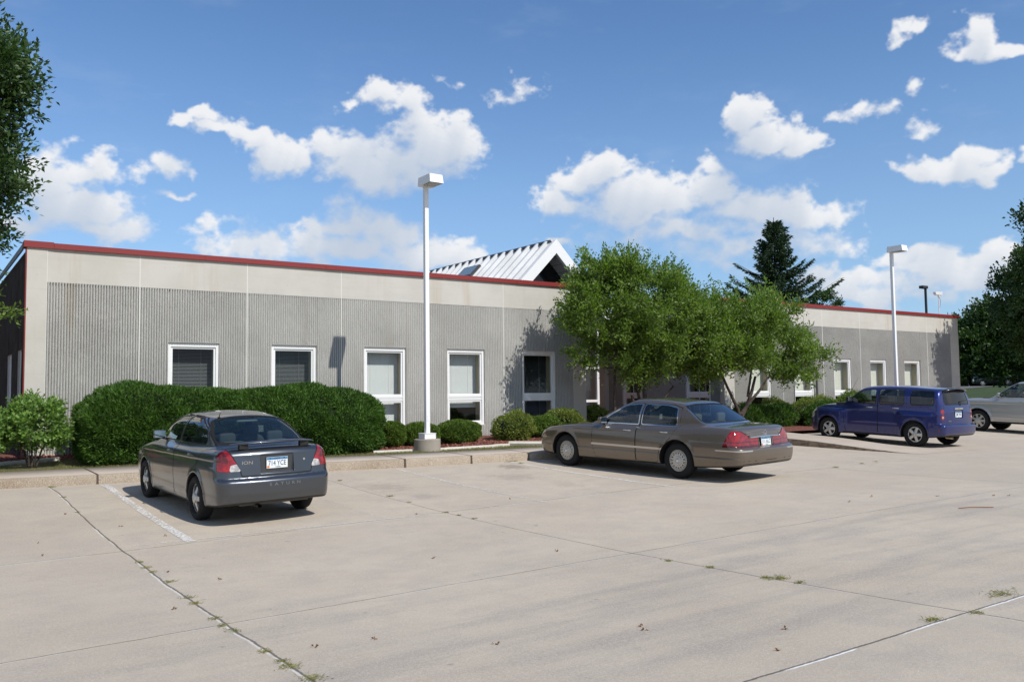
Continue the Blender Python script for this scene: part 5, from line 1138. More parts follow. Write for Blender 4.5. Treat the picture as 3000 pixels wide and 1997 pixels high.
def build_car(name, c, label, cat, loc, yaw, pit, rol, spec):
    """spec: paint, glass, tags..."""
    root = empty(name, loc, label=label, cat=cat); root.rotation_mode = 'XYZ'
    root.rotation_euler = (pit, -rol, yaw)
    f = car_sdf(c); h = c.get('h', .02)
    V, Q, grad = surface_nets(f, c['W'](1.0)+.12, c['y0']-.05, c['y1']+.05, c['ztop']+.06, h); K = Cut(V, Q, grad); P = spec['paint']
    wb = c['wb']
    # wheel wells and underside
    K.region(lambda A: np.minimum(np.hypot(A[:, 1], (A[:, 2]-c['rt'])*c.get('asq', 1.)), np.hypot(A[:, 1]-wb, (A[:, 2]-c['rt'])*c.get('asq', 1.)))-c['ra']-.004, 1, where=lambda C, N: (C[:, 2] < .9) & (np.abs(C[:, 0]) > c['xin']-.03))
    K.region(lambda A: A[:, 2]-(c['zb'](A[:, 1])+.028), 1, only=[0])
    fns = []
    def sidew(C, N): return N[:, 0] > .25
    for i, (pts, r, kind) in enumerate(spec['windows']):      # side glass
        sd_ = poly_sd(pts, r); t0 = 10+i
        K.region(grow(sd_, spec.get('trim', .014)), 2, where=lambda C, N: (N[:, 0] > .2) & (C[:, 2] > c['zbelt']-.15), only=[0, 2])
        K.region(sd_, t0, where=lambda C, N: (N[:, 0] > .2) & (C[:, 2] > c['zbelt']-.15), only=[0, 2])
    # screens: polygon in (x, z) on the front and the rear
    for nm_, t0, pts, r, cond in (('rear_window', 30, spec['rearglass'], .05, lambda C, N: (N[:, 1] < -.2) & (C[:, 1] < 1.0) & (C[:, 2] > c['zrg'])), ('windscreen', 31, spec['frontglass'], .06, lambda C, N: (N[:, 1] > .2) & (C[:, 1] > 1.0) & (C[:, 2] > c['zbelt']-.02))):
        pf = pts+[(-x, z) for x, z in pts[::-1]]; sd_ = poly_sd(pf, r, (0, 2))
        K.region(grow(sd_, .016), 2, where=cond, only=[0, 2]); K.region(sd_, t0, where=cond, only=[0, 2])
        if nm_ == 'rear_window' and spec.get('frit', .03): K.region(band(sd_, spec.get('frit', .03)), 3, where=cond, only=[30])
    # lamps and other coloured regions: (tag, function, where)
    for (t0, fun, cond, only) in spec.get('regions', ()): K.region(fun, t0, where=cond, only=only)
    # doors and lids: gap lines then panel tags
    for (t0, fun, cond, gw) in spec.get('panels', ()):
        K.region(band(fun, gw), 4, where=cond, only=[0, 40, 41, 42, 43]); K.region(fun, t0, where=cond, only=[0, 40, 41])
    K.normals()
    body_tags = [0, 1, 2, 3, 4]+spec.get('bodytags', []); fm = {0: 0, 1: 1, 2: 2, 3: 3, 4: 4}; mats = [P, M['plastic'], spec.get('trimmat', M['gap']), M['gap'], M['gap']]
    for t_, mt_ in spec.get('bodymats', {}).items(): fm[t_] = len(mats); mats.append(mt_)
    def make(nm, tags, side=0, mat=None, push=0, parent=None, fmm=None):
        P_, F_, N_, mt = K.part(tags, side, push, fmm)
        if not F_: return None
        return mk(nm, P_, F_, mat, parent or root, normals=N_, fm=mt)
    body = make('body', body_tags, 0, mats, fmm=fm)
    doors = {}
    for (t0, nm) in ((40, 'door'), (41, 'door')):
        for s in (-1, 1): doors[(t0, s)] = make(nm, [t0], s, P)
    lid = make(spec.get('lidname', 'boot_lid'), [42], 0, P); make('bonnet', [43], 0, P)
    for (t0, nm, mt, side) in spec.get('lampparts', ()):
        for s in ((-1, 1) if side else (0,)):
            if isinstance(t0, tuple): o = make(nm, list(t0), s, list(mt), push=.001, fmm={k: i for i, k in enumerate(t0)})
            else: o = make(nm, [t0], s, mt, push=.001)
    for i, (pts, r, kind) in enumerate(spec['windows']):
        for s in (-1, 1): make('window', [10+i], s, M[kind], push=-.004, parent=doors.get((40+i, s)) if i < 2 else None)
    make('rear_window', [30], 0, M[spec.get('rglass', 'cglass')], push=-.004); make('windscreen', [31], 0, M['cglass'], push=-.004)
    # door handles
    for (y, z, i) in spec['handles']:
        for s in (-1, 1):
            xw = f_side(f, y, z); hb = MB(); hb.tube([(s*(xw-.004), y-.085, z), (s*(xw+.022), y-.07, z), (s*(xw+.026), y, z+.002), (s*(xw+.022), y+.07, z), (s*(xw-.004), y+.085, z)], .0125, 8); hb.build('handle', spec['handlemat'], doors.get((40+i, s)) or root, smooth=True)
    # wheels
    for s in (-1, 1):
        for y in (0, wb): wheel(root, s*(c['track']/2), y, c['rt'], c['tw'], c['rim'], spec['wheel'], s)
    # cabin
    cb = MB(); yb, yf_ = spec['cab']; w_ = c['Wg'](c['zbelt'])-.08
    cb.box(-w_, w_, yb, yf_, .30, .34); cb.box(-w_-.02, -w_, yb, yf_, .3, c['zbelt']-.06); cb.box(w_, w_+.02, yb, yf_, .3, c['zbelt']-.06)
    cb.box(-w_, w_, yf_-.35, yf_+.15, .5, c['zbelt']-.03, 1); cb.box(-w_, w_, yb-.0, yb+.03, .3, c['zbelt']-.05, 1)
    cb.build('cabin', [M['cabin'], M['cabin']], root)
    for (x, y, z, sc_) in spec['seats']:
        sb_ = MB()
        rbox(sb_, (x, y-.02, z+.30), (.235*sc_, .075, .33), tilt=.18); rbox(sb_, (x, y+.27, z), (.24*sc_, .25, .09)); rbox(sb_, (x, y-.10, z+.70), (.12, .045, .085), tilt=.1)
        sb_.build('seat', spec['seatmat'], root, smooth=True)
    sw = MB(); n = 24; ring = [(-.36+.18*math.cos(2*math.pi*i/n), spec['wheely']+.06*math.sin(2*math.pi*i/n), .0+c['zbelt']-.02+.17*math.sin(2*math.pi*i/n)) for i in range(n+1)]
    sw.tube(ring, .014, 6, cap=False); sw.tube([(-.36, spec['wheely'], c['zbelt']-.02), (-.36, spec['wheely']+.2, c['zbelt']-.12)], .03, 6); sw.build('steering_wheel', M['plastic'], root, smooth=True)
    # mirrors
    for s in (-1, 1):
        y, z = spec['mirror']; xw = f_side(f, y, z-.05); m_ = MB(); rbox(m_, (s*(xw+.095), y, z+.02), (.088, .045, .062)); m_.tube([(s*(xw-.02), y+.02, z-.05), (s*(xw+.06), y+.01, z-.02)], .03, 8)
        mo = m_.build('mirror', spec['mirrormat'], root, smooth=True); g_ = MB(); g_.box(s*(xw+.095)-.085, s*(xw+.095)+.085, y-.062, y-.056, z-.035, z+.075); g_.build('glass', M['mirror'], mo)
    return root, K, f, make
def f_side(f, y, z):
    xs = np.linspace(.3, 1.15, 600); d = f(xs, np.full(600, float(y)), np.full(600, float(z))); return float(xs[np.argmax(d > 0)])
def f_rear(f, x, z, y0=-2.2, y1=1):
    ys_ = np.linspace(y0, y1, 1200); d = f(np.full(1200, float(x)), ys_, np.full(1200, float(z))); return float(ys_[np.argmax(d < 0)])
def f_top(f, x, y, z1=2.1):
    zs = np.linspace(z1, .4, 1200); d = f(np.full(1200, float(x)), np.full(1200, float(y)), zs); return float(zs[np.argmax(d < 0)])
# ------------------------------------------------------------------ the vehicles
def xz(pts, r=.02): return poly_sd([(x, z) for x, z in pts], r, (0, 2))
def yz(pts, r=.02): return poly_sd(pts, r, (1, 2))
side = lambda C, N: N[:, 0] > .3
rearc = lambda y: (lambda C, N: (C[:, 1] < y))
def ycut(y0): return lambda A: A[:, 1]-y0
def recess(xw, z0, z1, yd, k=.012):
    return lambda d, x, y, z: smax(d, -np.maximum(np.maximum(np.abs(x)-xw, np.abs(z-(z0+z1)/2)-(z1-z0)/2), y-yd), k)

# --- dark grey compact sedan
c = dict(wb=2.62, rt=.316, ra=.362, tw=.20, rim=.215, track=1.50, xin=.56, h=.0165, y0=-1.1, y1=3.68, ztop=1.5, zbelt=1.03, zrg=1.05,
    zt=tab([(-1.2, 1.035), (-.9, 1.06), (-.5, 1.065), (0, 1.035), (1., 1.015), (2., 1.0), (2.35, .99), (2.8, .92), (3.2, .83), (3.5, .70), (3.7, .52)], .07),
    zb=tab([(-1.1, .33), (-.75, .27), (-.3, .215), (2.4, .19), (3.2, .2), (3.65, .24)], .06), W=tab([(-1.1, .80), (-.7, .845), (0, .86), (1.3, .862), (2.6, .858), (3.1, .83), (3.5, .76), (3.7, .66)], .12),
    T=tab([(.15, .07), (.3, .03), (.5, .006), (.62, 0), (.8, .008), (.95, .045), (1.05, .10), (1.15, .17)], .03), R=tab([(.2, -.99), (.33, -1.04), (.45, -1.06), (.60, -1.055), (.625, -1.045), (.66, -.998), (.8, -.976), (.93, -.955), (.965, -.960), (1.05, -.95), (1.12, -.90)], .010),
    F=tab([(.2, 3.52), (.4, 3.61), (.55, 3.62), (.7, 3.56), (.85, 3.3)], .03), zr=tab([(-.6, 1.31), (-.1, 1.385), (.4, 1.45), (.9, 1.488), (1.4, 1.475), (1.9, 1.40), (2.4, 1.3)], .14),
    Wg=tab([(.9, .765), (1.05, .735), (1.2, .69), (1.35, .62), (1.45, .54), (1.6, .45)], .05), gt=tab([(-.6, .10), (-.2, .05), (.5, 0), (1.6, 0), (2.3, .06)], .15), WS=tab([(.9, 2.60), (1.4, 1.62), (1.55, 1.32)], .03), BL=tab([(.9, -.86), (1.06, -.54), (1.41, .20), (1.55, .5)], .03),
    cr=.17, cf=.30, crown=.035, rcrown=.15, wsc=.25, blc=.26, kt=.10, ke=.15, kg=.12, lip=.012, crease=[(tab([(-1, .90), (3.4, .80)], .01), .006, .012), (tab([(-1, .42), (3.4, .40)], .01), -.004, .02)],
    mods=[recess(.235, .715, .955, -.925)])
P1 = paint('dark_grey_paint', (.085, .093, .105), .85, .30)
lampout = both(xz([(.505, .755), (.66, 1.035), (1.0, 1.05), (1.0, .84), (.76, .758)], .015), lambda A: A[:, 1]+.80-.25*(A[:, 2]-.8))
spec = dict(paint=P1, windows=[([(2.06, 1.065), (1.42, 1.395), (1.09, 1.415), (1.06, 1.06)], .03, 'cglass'), ([(.975, 1.06), (.985, 1.415), (.55, 1.40), (.10, 1.28), (-.10, 1.075)], .04, 'cglass')],
    rearglass=[(.665, 1.09), (.60, 1.25), (.50, 1.395), (.25, 1.43)], frontglass=[(.66, 1.03), (.53, 1.40), (.2, 1.43)], frit=.018,
    regions=[(20, lampout, lambda C, N: (C[:, 1] < -.5) & (C[:, 2] > .7), [0]), (21, both(xz([(.50, .75), (.66, .755), (.64, .84), (.55, .855)], .02)), lambda C, N: C[:, 1] < -.5, [20]), (22, xz([(.66, .86), (.70, 1.03), (1, 1.08), (1, .93)], .01), lambda C, N: C[:, 1] < -.5, [20]), (3, band(lampout, .004), lambda C, N: (C[:, 1] < -.5) & (C[:, 2] > .7), [0]),
             (4, lambda A: np.abs(A[:, 2]-.662)-.004, lambda C, N: (C[:, 1] < -.36), [0]), (23, yz([(3.05, .72), (3.5, .62), (3.9, .6), (3.9, .70), (3.2, .84)], .02), lambda C, N: C[:, 1] > 2.8, [0]), (3, lambda A: np.maximum(np.abs(A[:, 2]-.42)-.09, np.abs(A[:, 0])-.45), lambda C, N: N[:, 1] > .6, [0])],
    panels=[(42, both(xz([(0, .685), (.50, .685), (.515, .76), (.665, 1.07), (.68, 1.3), (-.68, 1.3), (-.665, 1.07), (-.515, .76), (-.50, .685)], .03), ycut(-.60)), lambda C, N: C[:, 1] < -.3, .008),
            (40, yz([(1.02, .28), (1.02, 1.425), (1.35, 1.43), (2.24, 1.05), (2.16, .6), (2.10, .28)], .04), side, .007), (41, yz([(1.012, .28), (1.012, 1.43), (.5, 1.425), (.03, 1.29), (-.20, 1.05), (-.12, .86), (.32, .58), (.40, .28)], .04), side, .007),
            (43, both(lambda A: -(A[:, 1]-2.42), lambda A: np.abs(A[:, 0])-.66, lambda A: -(A[:, 2]-.72)), lambda C, N: (N[:, 2] > .4) & (C[:, 1] > 2.3), .004)],
    lampparts=[((20, 21, 22), 'tail_light', (M['red_lens'], M['clear_lens'], M['red_dark']), 1), (23, 'headlight', M['clear_lens'], 1)],
    handles=[(1.22, .90, 0), (.22, .915, 1)], handlemat=P1, wheel='five', cab=(-.55, 2.3), seats=[(-.37, 1.15, .45, 1), (.37, 1.15, .45, 1), (-.36, .15, .42, 1), (.36, .15, .42, 1)], seatmat=M['seat_grey'], wheely=1.85, mirror=(1.92, 1.08), mirrormat=P1, lidname='boot_lid')
car1, K, f, make = build_car('parked_sedan', c, 'dark metallic grey compact sedan parked nose-in before the yew mounds', 'car', (4.261, 13.06, -1.681), .044, .038, .022, spec)
mb = MB(); mb.box(-.60, .60, -.50, .05, 1.035, 1.05); mb.build('parcel_shelf', M['shelf'], car1)
mb = MB(); rbox(mb, (-.33, -.18, 1.06), (.15, .10, .035)); rbox(mb, (.33, -.18, 1.06), (.15, .10, .035)); rbox(mb, (0, .22, 1.36), (.16, .03, .015)); mb.build('shelf_fittings', pmat('pale_plastic', (.36, .38, .37), .5), car1, smooth=True)
# spoiler on two feet
mb = MB(); V = []; F = []; n = 41; prof = [(-.085, .0), (-.07, .014), (0, .022), (.07, .010), (.085, -.004), (0, -.006)]
for i in range(n):
    x = -.60+1.2*i/(n-1); u = abs(x)/.60; yc = -.86+.10*u**2; zc = 1.128-.028*u**3; tap = 1-.35*u**6
    for (py, pz) in prof: V.append((x, yc+py*tap, zc+pz*tap))
k = len(prof)
for i in range(n-1):
    for j in range(k): F.append((i*k+j, (i+1)*k+j, (i+1)*k+(j+1) % k, i*k+(j+1) % k))
F += [tuple(range(k)), tuple(range((n-1)*k, n*k))[::-1]]; mb.add(V, F); sp_ = mb.build('spoiler', P1, car1, smooth=True)
for s in (-1, 1):
    mb = MB(); mb.prism([(s*.44-.06, -.86), (s*.44+.06, -.86), (s*.44+.06, -.79), (s*.44-.06, -.79)], 1.045, 1.126); mb.build('bracket', M['plastic'], sp_)
license_plate(car1, (0, -.945, .845), 0, '714 YCE')
text_mesh('model_badge', 'ION', .062, M['chrome'], car1, (-.42, f_rear(f, .42, .86)-.003, .865), (math.pi/2, 0, math.radians(-8)), .003, 1.35)
for i, ch in enumerate('SATURN'):
    x = -.165+.082*i+.03; text_mesh('bumper_letter', ch, .058, pmat('bumper_lettering', (.30, .31, .33), .3, .8), car1, (x, f_rear(f, abs(x), .56)-.002, .560), (math.pi/2, 0, math.atan(2*.17*x)), .002, 1.35)
mb = MB(); mb.tube([(.40, f_rear(f, .4, .865)+.004, .865), (.40, f_rear(f, .4, .865)-.004, .865)], .016, 16); mb.build('lock', M['chrome'], car1)
zr_ = f_top(f, .40, .28); mb = MB(); mb.tube([(-.40, .28, zr_-.005), (-.40, .275, zr_+.02)], .022, 10); mb.tube([(-.40, .28, zr_+.01), (-.40, .22, zr_+.085)], [.008, .004], 6); mb.build('antenna', M['plastic'], car1, smooth=True)
mb = MB(); mb.tube([(-.25, -.95, .26), (-.25, -.6, .27)], .03, 12, cap=False); mb.box(-.5, .5, -.85, -.5, .27, .33); mb.build('exhaust', pmat('exhaust', (.12, .11, .10), .5, .7), car1)

# --- tan full-size sedan
c = dict(wb=2.91, rt=.335, ra=.392, tw=.22, rim=.212, track=1.62, xin=.64, h=.0185, y0=-1.47, y1=4.02, ztop=1.49, zbelt=.95, zrg=1.0,
    zt=tab([(-1.5, .95), (-1.3, .985), (-.9, 1.01), (-.4, 1.015), (.3, .965), (1., .94), (2.1, .935), (2.4, .925), (3., .885), (3.5, .825), (3.8, .74), (4., .6)], .08),
    zb=tab([(-1.5, .33), (-1.1, .29), (-.5, .24), (3, .22), (3.95, .26)], .06), W=tab([(-1.5, .89), (-1.1, .96), (0, .99), (1.5, .995), (3, .985), (3.5, .94), (3.95, .82)], .14),
    T=tab([(.15, .09), (.3, .05), (.42, .018), (.5, .006), (.62, 0), (.74, .008), (.85, .035), (.95, .10), (1.06, .2)], .025), R=tab([(.25, -1.34), (.36, -1.40), (.48, -1.425), (.60, -1.42), (.625, -1.405), (.645, -1.315), (.9, -1.275), (.98, -1.26), (1.05, -1.2)], .010),
    F=tab([(.2, 3.86), (.4, 3.955), (.58, 3.96), (.62, 3.93), (.7, 3.88), (.85, 3.7)], .02), zr=tab([(-.5, 1.33), (0, 1.40), (.5, 1.448), (.95, 1.468), (1.4, 1.45), (1.9, 1.37)], .12),
    Wg=tab([(.85, .845), (.98, .815), (1.15, .76), (1.28, .69), (1.38, .60), (1.52, .48)], .04), gt=tab([(-.6, .08), (-.1, .03), (.6, 0), (1.5, 0), (2.2, .06)], .15), WS=tab([(.9, 2.48), (1.38, 1.47), (1.55, 1.12)], .03), BL=tab([(.85, -.90), (1.0, -.62), (1.385, .04), (1.55, .4)], .03),
    cr=.085, cf=.22, crown=.03, rcrown=.09, wsc=.2, blc=.17, kt=.10, ke=.14, kg=.10, kb=.05, lip=.010, crease=[(tab([(-1.5, .86), (4, .80)], .01), .005, .01), (tab([(-1.5, .445), (4, .445)], .01), -.006, .008), (tab([(-1.5, .365), (4, .365)], .01), -.004, .006)],
    mods=[recess(.20, .655, .80, -1.262)])
P2 = paint('tan_paint', (.165, .132, .10), .6, .32)
bright = pmat('bright_moulding', (.58, .55, .50), .25, .6)
lampout = both(xz([(.245, .652), (.245, .795), (.40, .81), (.52, .83), (.70, .925), (1.2, .94), (1.2, .652)], .015), lambda A: A[:, 1]+1.00+.45*(A[:, 2]-.64))
spec = dict(paint=P2, windows=[([(2.02, .975), (1.42, 1.315), (1.05, 1.345), (1.02, .97)], .02, 'cglass'), ([(.94, .97), (.96, 1.345), (.42, 1.335), (.17, 1.29), (.10, .97)], .045, 'cglass')], trim=.016, trimmat=M['chrome'],
    rearglass=[(.74, 1.035), (.61, 1.345), (.3, 1.375)], frontglass=[(.74, .96), (.60, 1.36), (.2, 1.385)], frit=.02,
    regions=[(20, lampout, lambda C, N: (C[:, 1] < -.7) & (C[:, 2] > .6), [0]), (22, both(lambda A: np.minimum(np.minimum(np.abs(A[:, 2]-.735)-.010, A[:, 2]-.680), np.abs(A[:, 0]-.52)-.004)), lambda C, N: C[:, 1] < -.7, [20]), (3, band(lampout, .005), lambda C, N: (C[:, 1] < -.7) & (C[:, 2] > .6), [0]),
             (24, lambda A: np.maximum(np.abs(A[:, 2]-.535)-.020, np.abs(A[:, 1]-1.13)-1.02), side, [0]), (25, lambda A: np.maximum(np.abs(A[:, 2]-.585)-.011, A[:, 1]+.86), lambda C, N: ((N[:, 0] > .35)) & (C[:, 1] < -.6), [0]), (25, lambda A: np.maximum(np.abs(A[:, 2]-.585)-.011, -(A[:, 0]-.56)), lambda C, N: (C[:, 1] < -1.2) & (N[:, 0] <= .35), [0]),
             (4, lambda A: np.minimum(np.abs(A[:, 2]-.405), np.abs(A[:, 2]-.355))-.006, lambda C, N: (N[:, 1] < -.8) & (C[:, 0] < .80), [0]), (4, lambda A: np.abs(np.hypot(A[:, 1]+.60, A[:, 2]-.76)-.088)-.004, side, [0]),
             (23, both(yz([(3.55, .66), (3.58, .79), (3.70, .835), (4.2, .80), (4.2, .66)], .015)), lambda C, N: (C[:, 1] > 3.3) & ((N[:, 0] > .25) | (C[:, 0] > .42)), [0]), (26, lambda A: A[:, 2]-.70, lambda C, N: C[:, 1] > 3.3, [23]), (25, lambda A: np.maximum(np.abs(A[:, 2]-.595)-.012, -(A[:, 1]-3.5)), lambda C, N: C[:, 1] > 3.3, [0]), (3, lambda A: np.maximum(np.abs(A[:, 2]-.72)-.08, np.abs(A[:, 0])-.38), lambda C, N: N[:, 1] > .5, [0]),
             (4, lambda A: np.abs(A[:, 1]-(.0-.20*(A[:, 2]-1.0)))-.004, lambda C, N: (N[:, 0] > .3) & (C[:, 2] > .95), [0])],
    panels=[(42, both(xz([(0, .655), (.24, .655), (.24, .80), (.40, .815), (.52, .84), (.69, .935), (.76, 1.3), (-.76, 1.3), (-.69, .935), (-.52, .84), (-.40, .815), (-.24, .80), (-.24, .655)], .01), ycut(-.68)), lambda C, N: C[:, 1] < -.4, .007),
            (40, yz([(.985, .27), (.985, 1.36), (1.3, 1.355), (2.12, .96), (2.14, .6), (2.06, .27)], .03), side, .007), (41, yz([(.975, .27), (.975, 1.36), (.3, 1.355), (.06, 1.30), (.03, .95), (.13, .76), (.38, .54), (.46, .27)], .04), side, .007),
            (43, both(lambda A: -(A[:, 1]-2.38), lambda A: np.abs(A[:, 0])-.72), lambda C, N: (N[:, 2] > .4) & (C[:, 1] > 2.3), .004)],
    lampparts=[((20, 22), 'tail_light', (M['red_lens'], M['red_dark']), 1), ((23, 26), 'headlight', (M['clear_lens'], M['amber_lens']), 1), (24, 'side_moulding', bright, 1), (25, 'bumper_moulding', bright, 1)],
    handles=[(1.20, .845, 0), (.30, .85, 1)], handlemat=M['chrome'], wheel='cover', cab=(-.55, 2.2), seats=[(-.40, 1.05, .42, 1.1), (.40, 1.05, .42, 1.1), (-.38, .05, .40, 1.2), (.38, .05, .40, 1.2)], seatmat=M['seat_tan'], wheely=1.75, mirror=(1.92, .99), mirrormat=P2)
car2, K, f, make = build_car('parked_sedan', c, 'large tan four-door sedan with chrome trim and round-holed wheel covers', 'car', (12.802, 12.073, -1.55), .128, .03, .016, spec)
mb = MB(); mb.box(-.66, .66, -.62, .0, .95, .965); mb.build('parcel_shelf', pmat('tan_shelf', (.42, .42, .38), .9), car2)
mb = MB(); pts = [(x, f_rear(f, abs(x), .825)-.006, .820-.02*abs(x)) for x in np.linspace(-.50, .50, 17)]; mb.tube(pts, .017, 8); mb.build('chrome_bar', M['chrome'], car2, smooth=True)
license_plate(car2, (0, -1.300, .727), -.10, '111 ALC')
mb = MB(); y_ = f_rear(f, 0, .875); n = 28
mb.tube([(.046*math.cos(2*math.pi*i/n), y_-.004+.0, .875+.046*math.sin(2*math.pi*i/n)) for i in range(n+1)], .0055, 6, cap=False)
for q in (-.018, 0, .018): mb.tube([(q-.012, y_-.004, .845), (q+.004, y_-.006, .875), (q-.008, y_-.004, .905)], .004, 5)
mb.build('emblem', M['chrome'], car2, smooth=True)
yb_ = f_rear(f, .47, .86)-.004
text_mesh('model_badge', 'GRAND', .03, M['chrome'], car2, (-.50, yb_, .890), (math.pi/2, 0, math.radians(-5)), .002, 1.2); text_mesh('model_badge', 'MARQUIS', .03, M['chrome'], car2, (-.47, yb_, .855), (math.pi/2, 0, math.radians(-5)), .002, 1.3)
text_mesh('trim_badge', 'LS', .04, M['chrome'], car2, (.47, yb_, .87), (math.pi/2, 0, math.radians(5)), .002, 1.2)
mb = MB(); rbox(mb, (-f_side(f, .97, .90), .97, .90), (.004, .045, .012)); mb.build('keypad', M['chrome'], car2)

# --- blue retro wagon
c = dict(wb=2.63, rt=.325, ra=.375, tw=.20, rim=.212, track=1.50, xin=.56, h=.0185, y0=-.92, y1=3.68, ztop=1.63, zbelt=1.11, zrg=1.05,
    zt=tab([(-.9, 1.03), (-.6, 1.05), (0, 1.055), (1.3, 1.055), (2.2, 1.055), (2.5, 1.06), (2.9, 1.03), (3.2, .95), (3.45, .80), (3.6, .6)], .08),
    zb=tab([(-.9, .34), (-.5, .27), (0, .23), (2.6, .22), (3.5, .25)], .06), W=tab([(-.9, .80), (-.5, .82), (.5, .825), (2, .82), (2.7, .78), (3.2, .68), (3.6, .55)], .12),
    T=tab([(.15, .02), (.3, .005), (.5, 0), (.9, 0), (1.03, .015), (1.12, .05), (1.2, .1)], .03), R=tab([(.2, -.72), (.30, -.79), (.40, -.84), (.57, -.85), (.60, -.84), (.63, -.735), (.9, -.725), (1.05, -.72)], .010),
    F=tab([(.2, 3.50), (.4, 3.58), (.6, 3.58), (.8, 3.50), (.95, 3.38)], .03), zr=tab([(-.9, 1.50), (-.5, 1.55), (.2, 1.59), (.9, 1.60), (1.5, 1.575), (2.0, 1.48)], .14), fend=[(0, .062, .50, .93), (2.63, .115, .52, .93)],
    Wg=tab([(.95, .82), (1.1, .812), (1.3, .775), (1.45, .71), (1.55, .62), (1.7, .5)], .04), gt=tab([(-.8, .04), (-.3, .01), (.5, 0), (1.6, 0), (2.3, .08)], .15), WS=tab([(.95, 2.50), (1.48, 1.80), (1.65, 1.5)], .03), BL=tab([(.8, -.73), (1.1, -.715), (1.5, -.60), (1.65, -.5)], .03),
    cr=.10, cf=.45, crown=.06, rcrown=.10, wsc=.3, blc=.10, kt=.10, ke=.13, kg=.11, kb=.10, lip=.006, mods=[recess(.20, .775, .98, -.705, .015)])
P3 = paint('blue_paint', (.014, .023, .14), .5, .28)
circ = lambda z0, r: (lambda A: np.hypot(np.abs(A[:, 0])-.685, A[:, 2]-z0)-r)
spec = dict(paint=P3, windows=[([(2.02, 1.105), (1.84, 1.31), (1.58, 1.43), (1.18, 1.465), (1.14, 1.09)], .05, 'cglass'), ([(1.03, 1.09), (1.05, 1.47), (.37, 1.48), (.31, 1.095)], .05, 'pglass'), ([(.13, 1.10), (.15, 1.48), (-.46, 1.465), (-.51, 1.11)], .06, 'pglass')], rglass='pglass',
    rearglass=[(.585, 1.135), (.52, 1.45), (.3, 1.465)], frontglass=[(.66, 1.13), (.58, 1.47), (.2, 1.50)], frit=0,
    regions=[(20, circ(.945, .064), lambda C, N: C[:, 1] < -.5, [0]), (20, circ(.80, .064), lambda C, N: C[:, 1] < -.5, [0]), (21, circ(.80, .028), lambda C, N: C[:, 1] < -.5, [20]), (3, lambda A: np.minimum(np.abs(circ(.945, .068)(A)), np.abs(circ(.80, .068)(A)))-.004, lambda C, N: C[:, 1] < -.5, [0]),
             (4, lambda A: np.abs(A[:, 2]-.625)-.0045, lambda C, N: (C[:, 1] < -.45), [0]), (22, lambda A: np.maximum(np.abs(A[:, 2]-.46)-.04, np.abs(A[:, 1]+.66)-.018), side, [0]), (4, lambda A: np.maximum(np.abs(np.abs(A[:, 0])-.30)-.004, A[:, 2]-.60), lambda C, N: N[:, 1] < -.6, [0]),
             (4, lambda A: np.maximum(np.abs(A[:, 2]-.27)-.012, np.abs(A[:, 1]-1.3)-.85), side, [0]), (23, lambda A: np.hypot(np.abs(A[:, 0])-.60, A[:, 2]-.70)-.10, lambda C, N: (C[:, 1] > 3.1) & (N[:, 1] > .1), [0]), (3, lambda A: np.maximum(np.abs(A[:, 2]-.62)-.16, np.abs(A[:, 0])-.42), lambda C, N: N[:, 1] > .5, [0])],
    panels=[(42, both(xz([(.615, .655), (.63, 1.1), (.55, 1.52), (-.55, 1.52), (-.63, 1.1), (-.615, .655)], .05), ycut(-.45)), lambda C, N: (C[:, 1] < -.4) & (N[:, 1] < -.2), .005),
            (40, yz([(1.09, .31), (1.09, 1.50), (1.6, 1.48), (2.12, 1.13), (2.15, .9), (2.08, .31)], .05), side, .007), (41, yz([(1.08, .31), (1.08, 1.505), (.29, 1.51), (.23, 1.05), (.34, .8), (.46, .6), (.50, .31)], .05), side, .007),
            (43, both(lambda A: -(A[:, 1]-2.5), lambda A: np.abs(A[:, 0])-.60), lambda C, N: (N[:, 2] > .4) & (C[:, 1] > 2.4), .004)],
    lampparts=[((20, 21), 'tail_light', (M['red_lens'], M['clear_lens']), 1), (22, 'side_marker', M['red_dark'], 1), (23, 'headlight', M['clear_lens'], 1)],
    handles=[(1.33, .985, 0), (.55, .99, 1)], handlemat=M['chrome'], wheel='split', cab=(-.55, 2.3), seats=[(-.37, 1.25, .5, 1), (.37, 1.25, .5, 1), (-.36, .35, .48, 1), (.36, .35, .48, 1)], seatmat=M['cabin'], wheely=1.9, mirror=(1.95, 1.17), mirrormat=M['plastic'], lidname='tailgate')
car3, K, f, make = build_car('parked_wagon', c, 'deep blue retro wagon with tall roof and round tail lights', 'car', (22.771, 13.333, -1.451), 0.0, .041, .002, spec)
mb = MB(); V = []; F = []; n = 25
for i in range(n):
    x = -.52+1.04*i/(n-1); u = abs(x)/.52; zc = 1.545-.045*u**2-.03*u**8; y1_, y2_ = -.45, -.76+.05*u**2+.08*u**8
    for (yy, zz) in ((y1_, zc), ((y1_+y2_)/2, zc+.012), (y2_, zc+.0), (y2_+.01, zc-.018), (y1_, zc-.035)): V.append((x, yy, zz))
for i in range(n-1):
    for j in range(5): F.append((i*5+j, (i+1)*5+j, (i+1)*5+(j+1) % 5, i*5+(j+1) % 5))
F += [tuple(range(5)), tuple(range((n-1)*5, n*5))[::-1]]; mb.add(V, F); mb.build('spoiler', P3, car3, smooth=True)
yh = f_rear(f, .1, 1.02); mb = MB(); rbox(mb, (0, yh-.012, 1.02), (.20, .020, .026)); hb_ = mb.build('tailgate_handle', M['chrome'], car3, smooth=True)
mb = MB(); w_, h_ = .055, .017; o = -.004
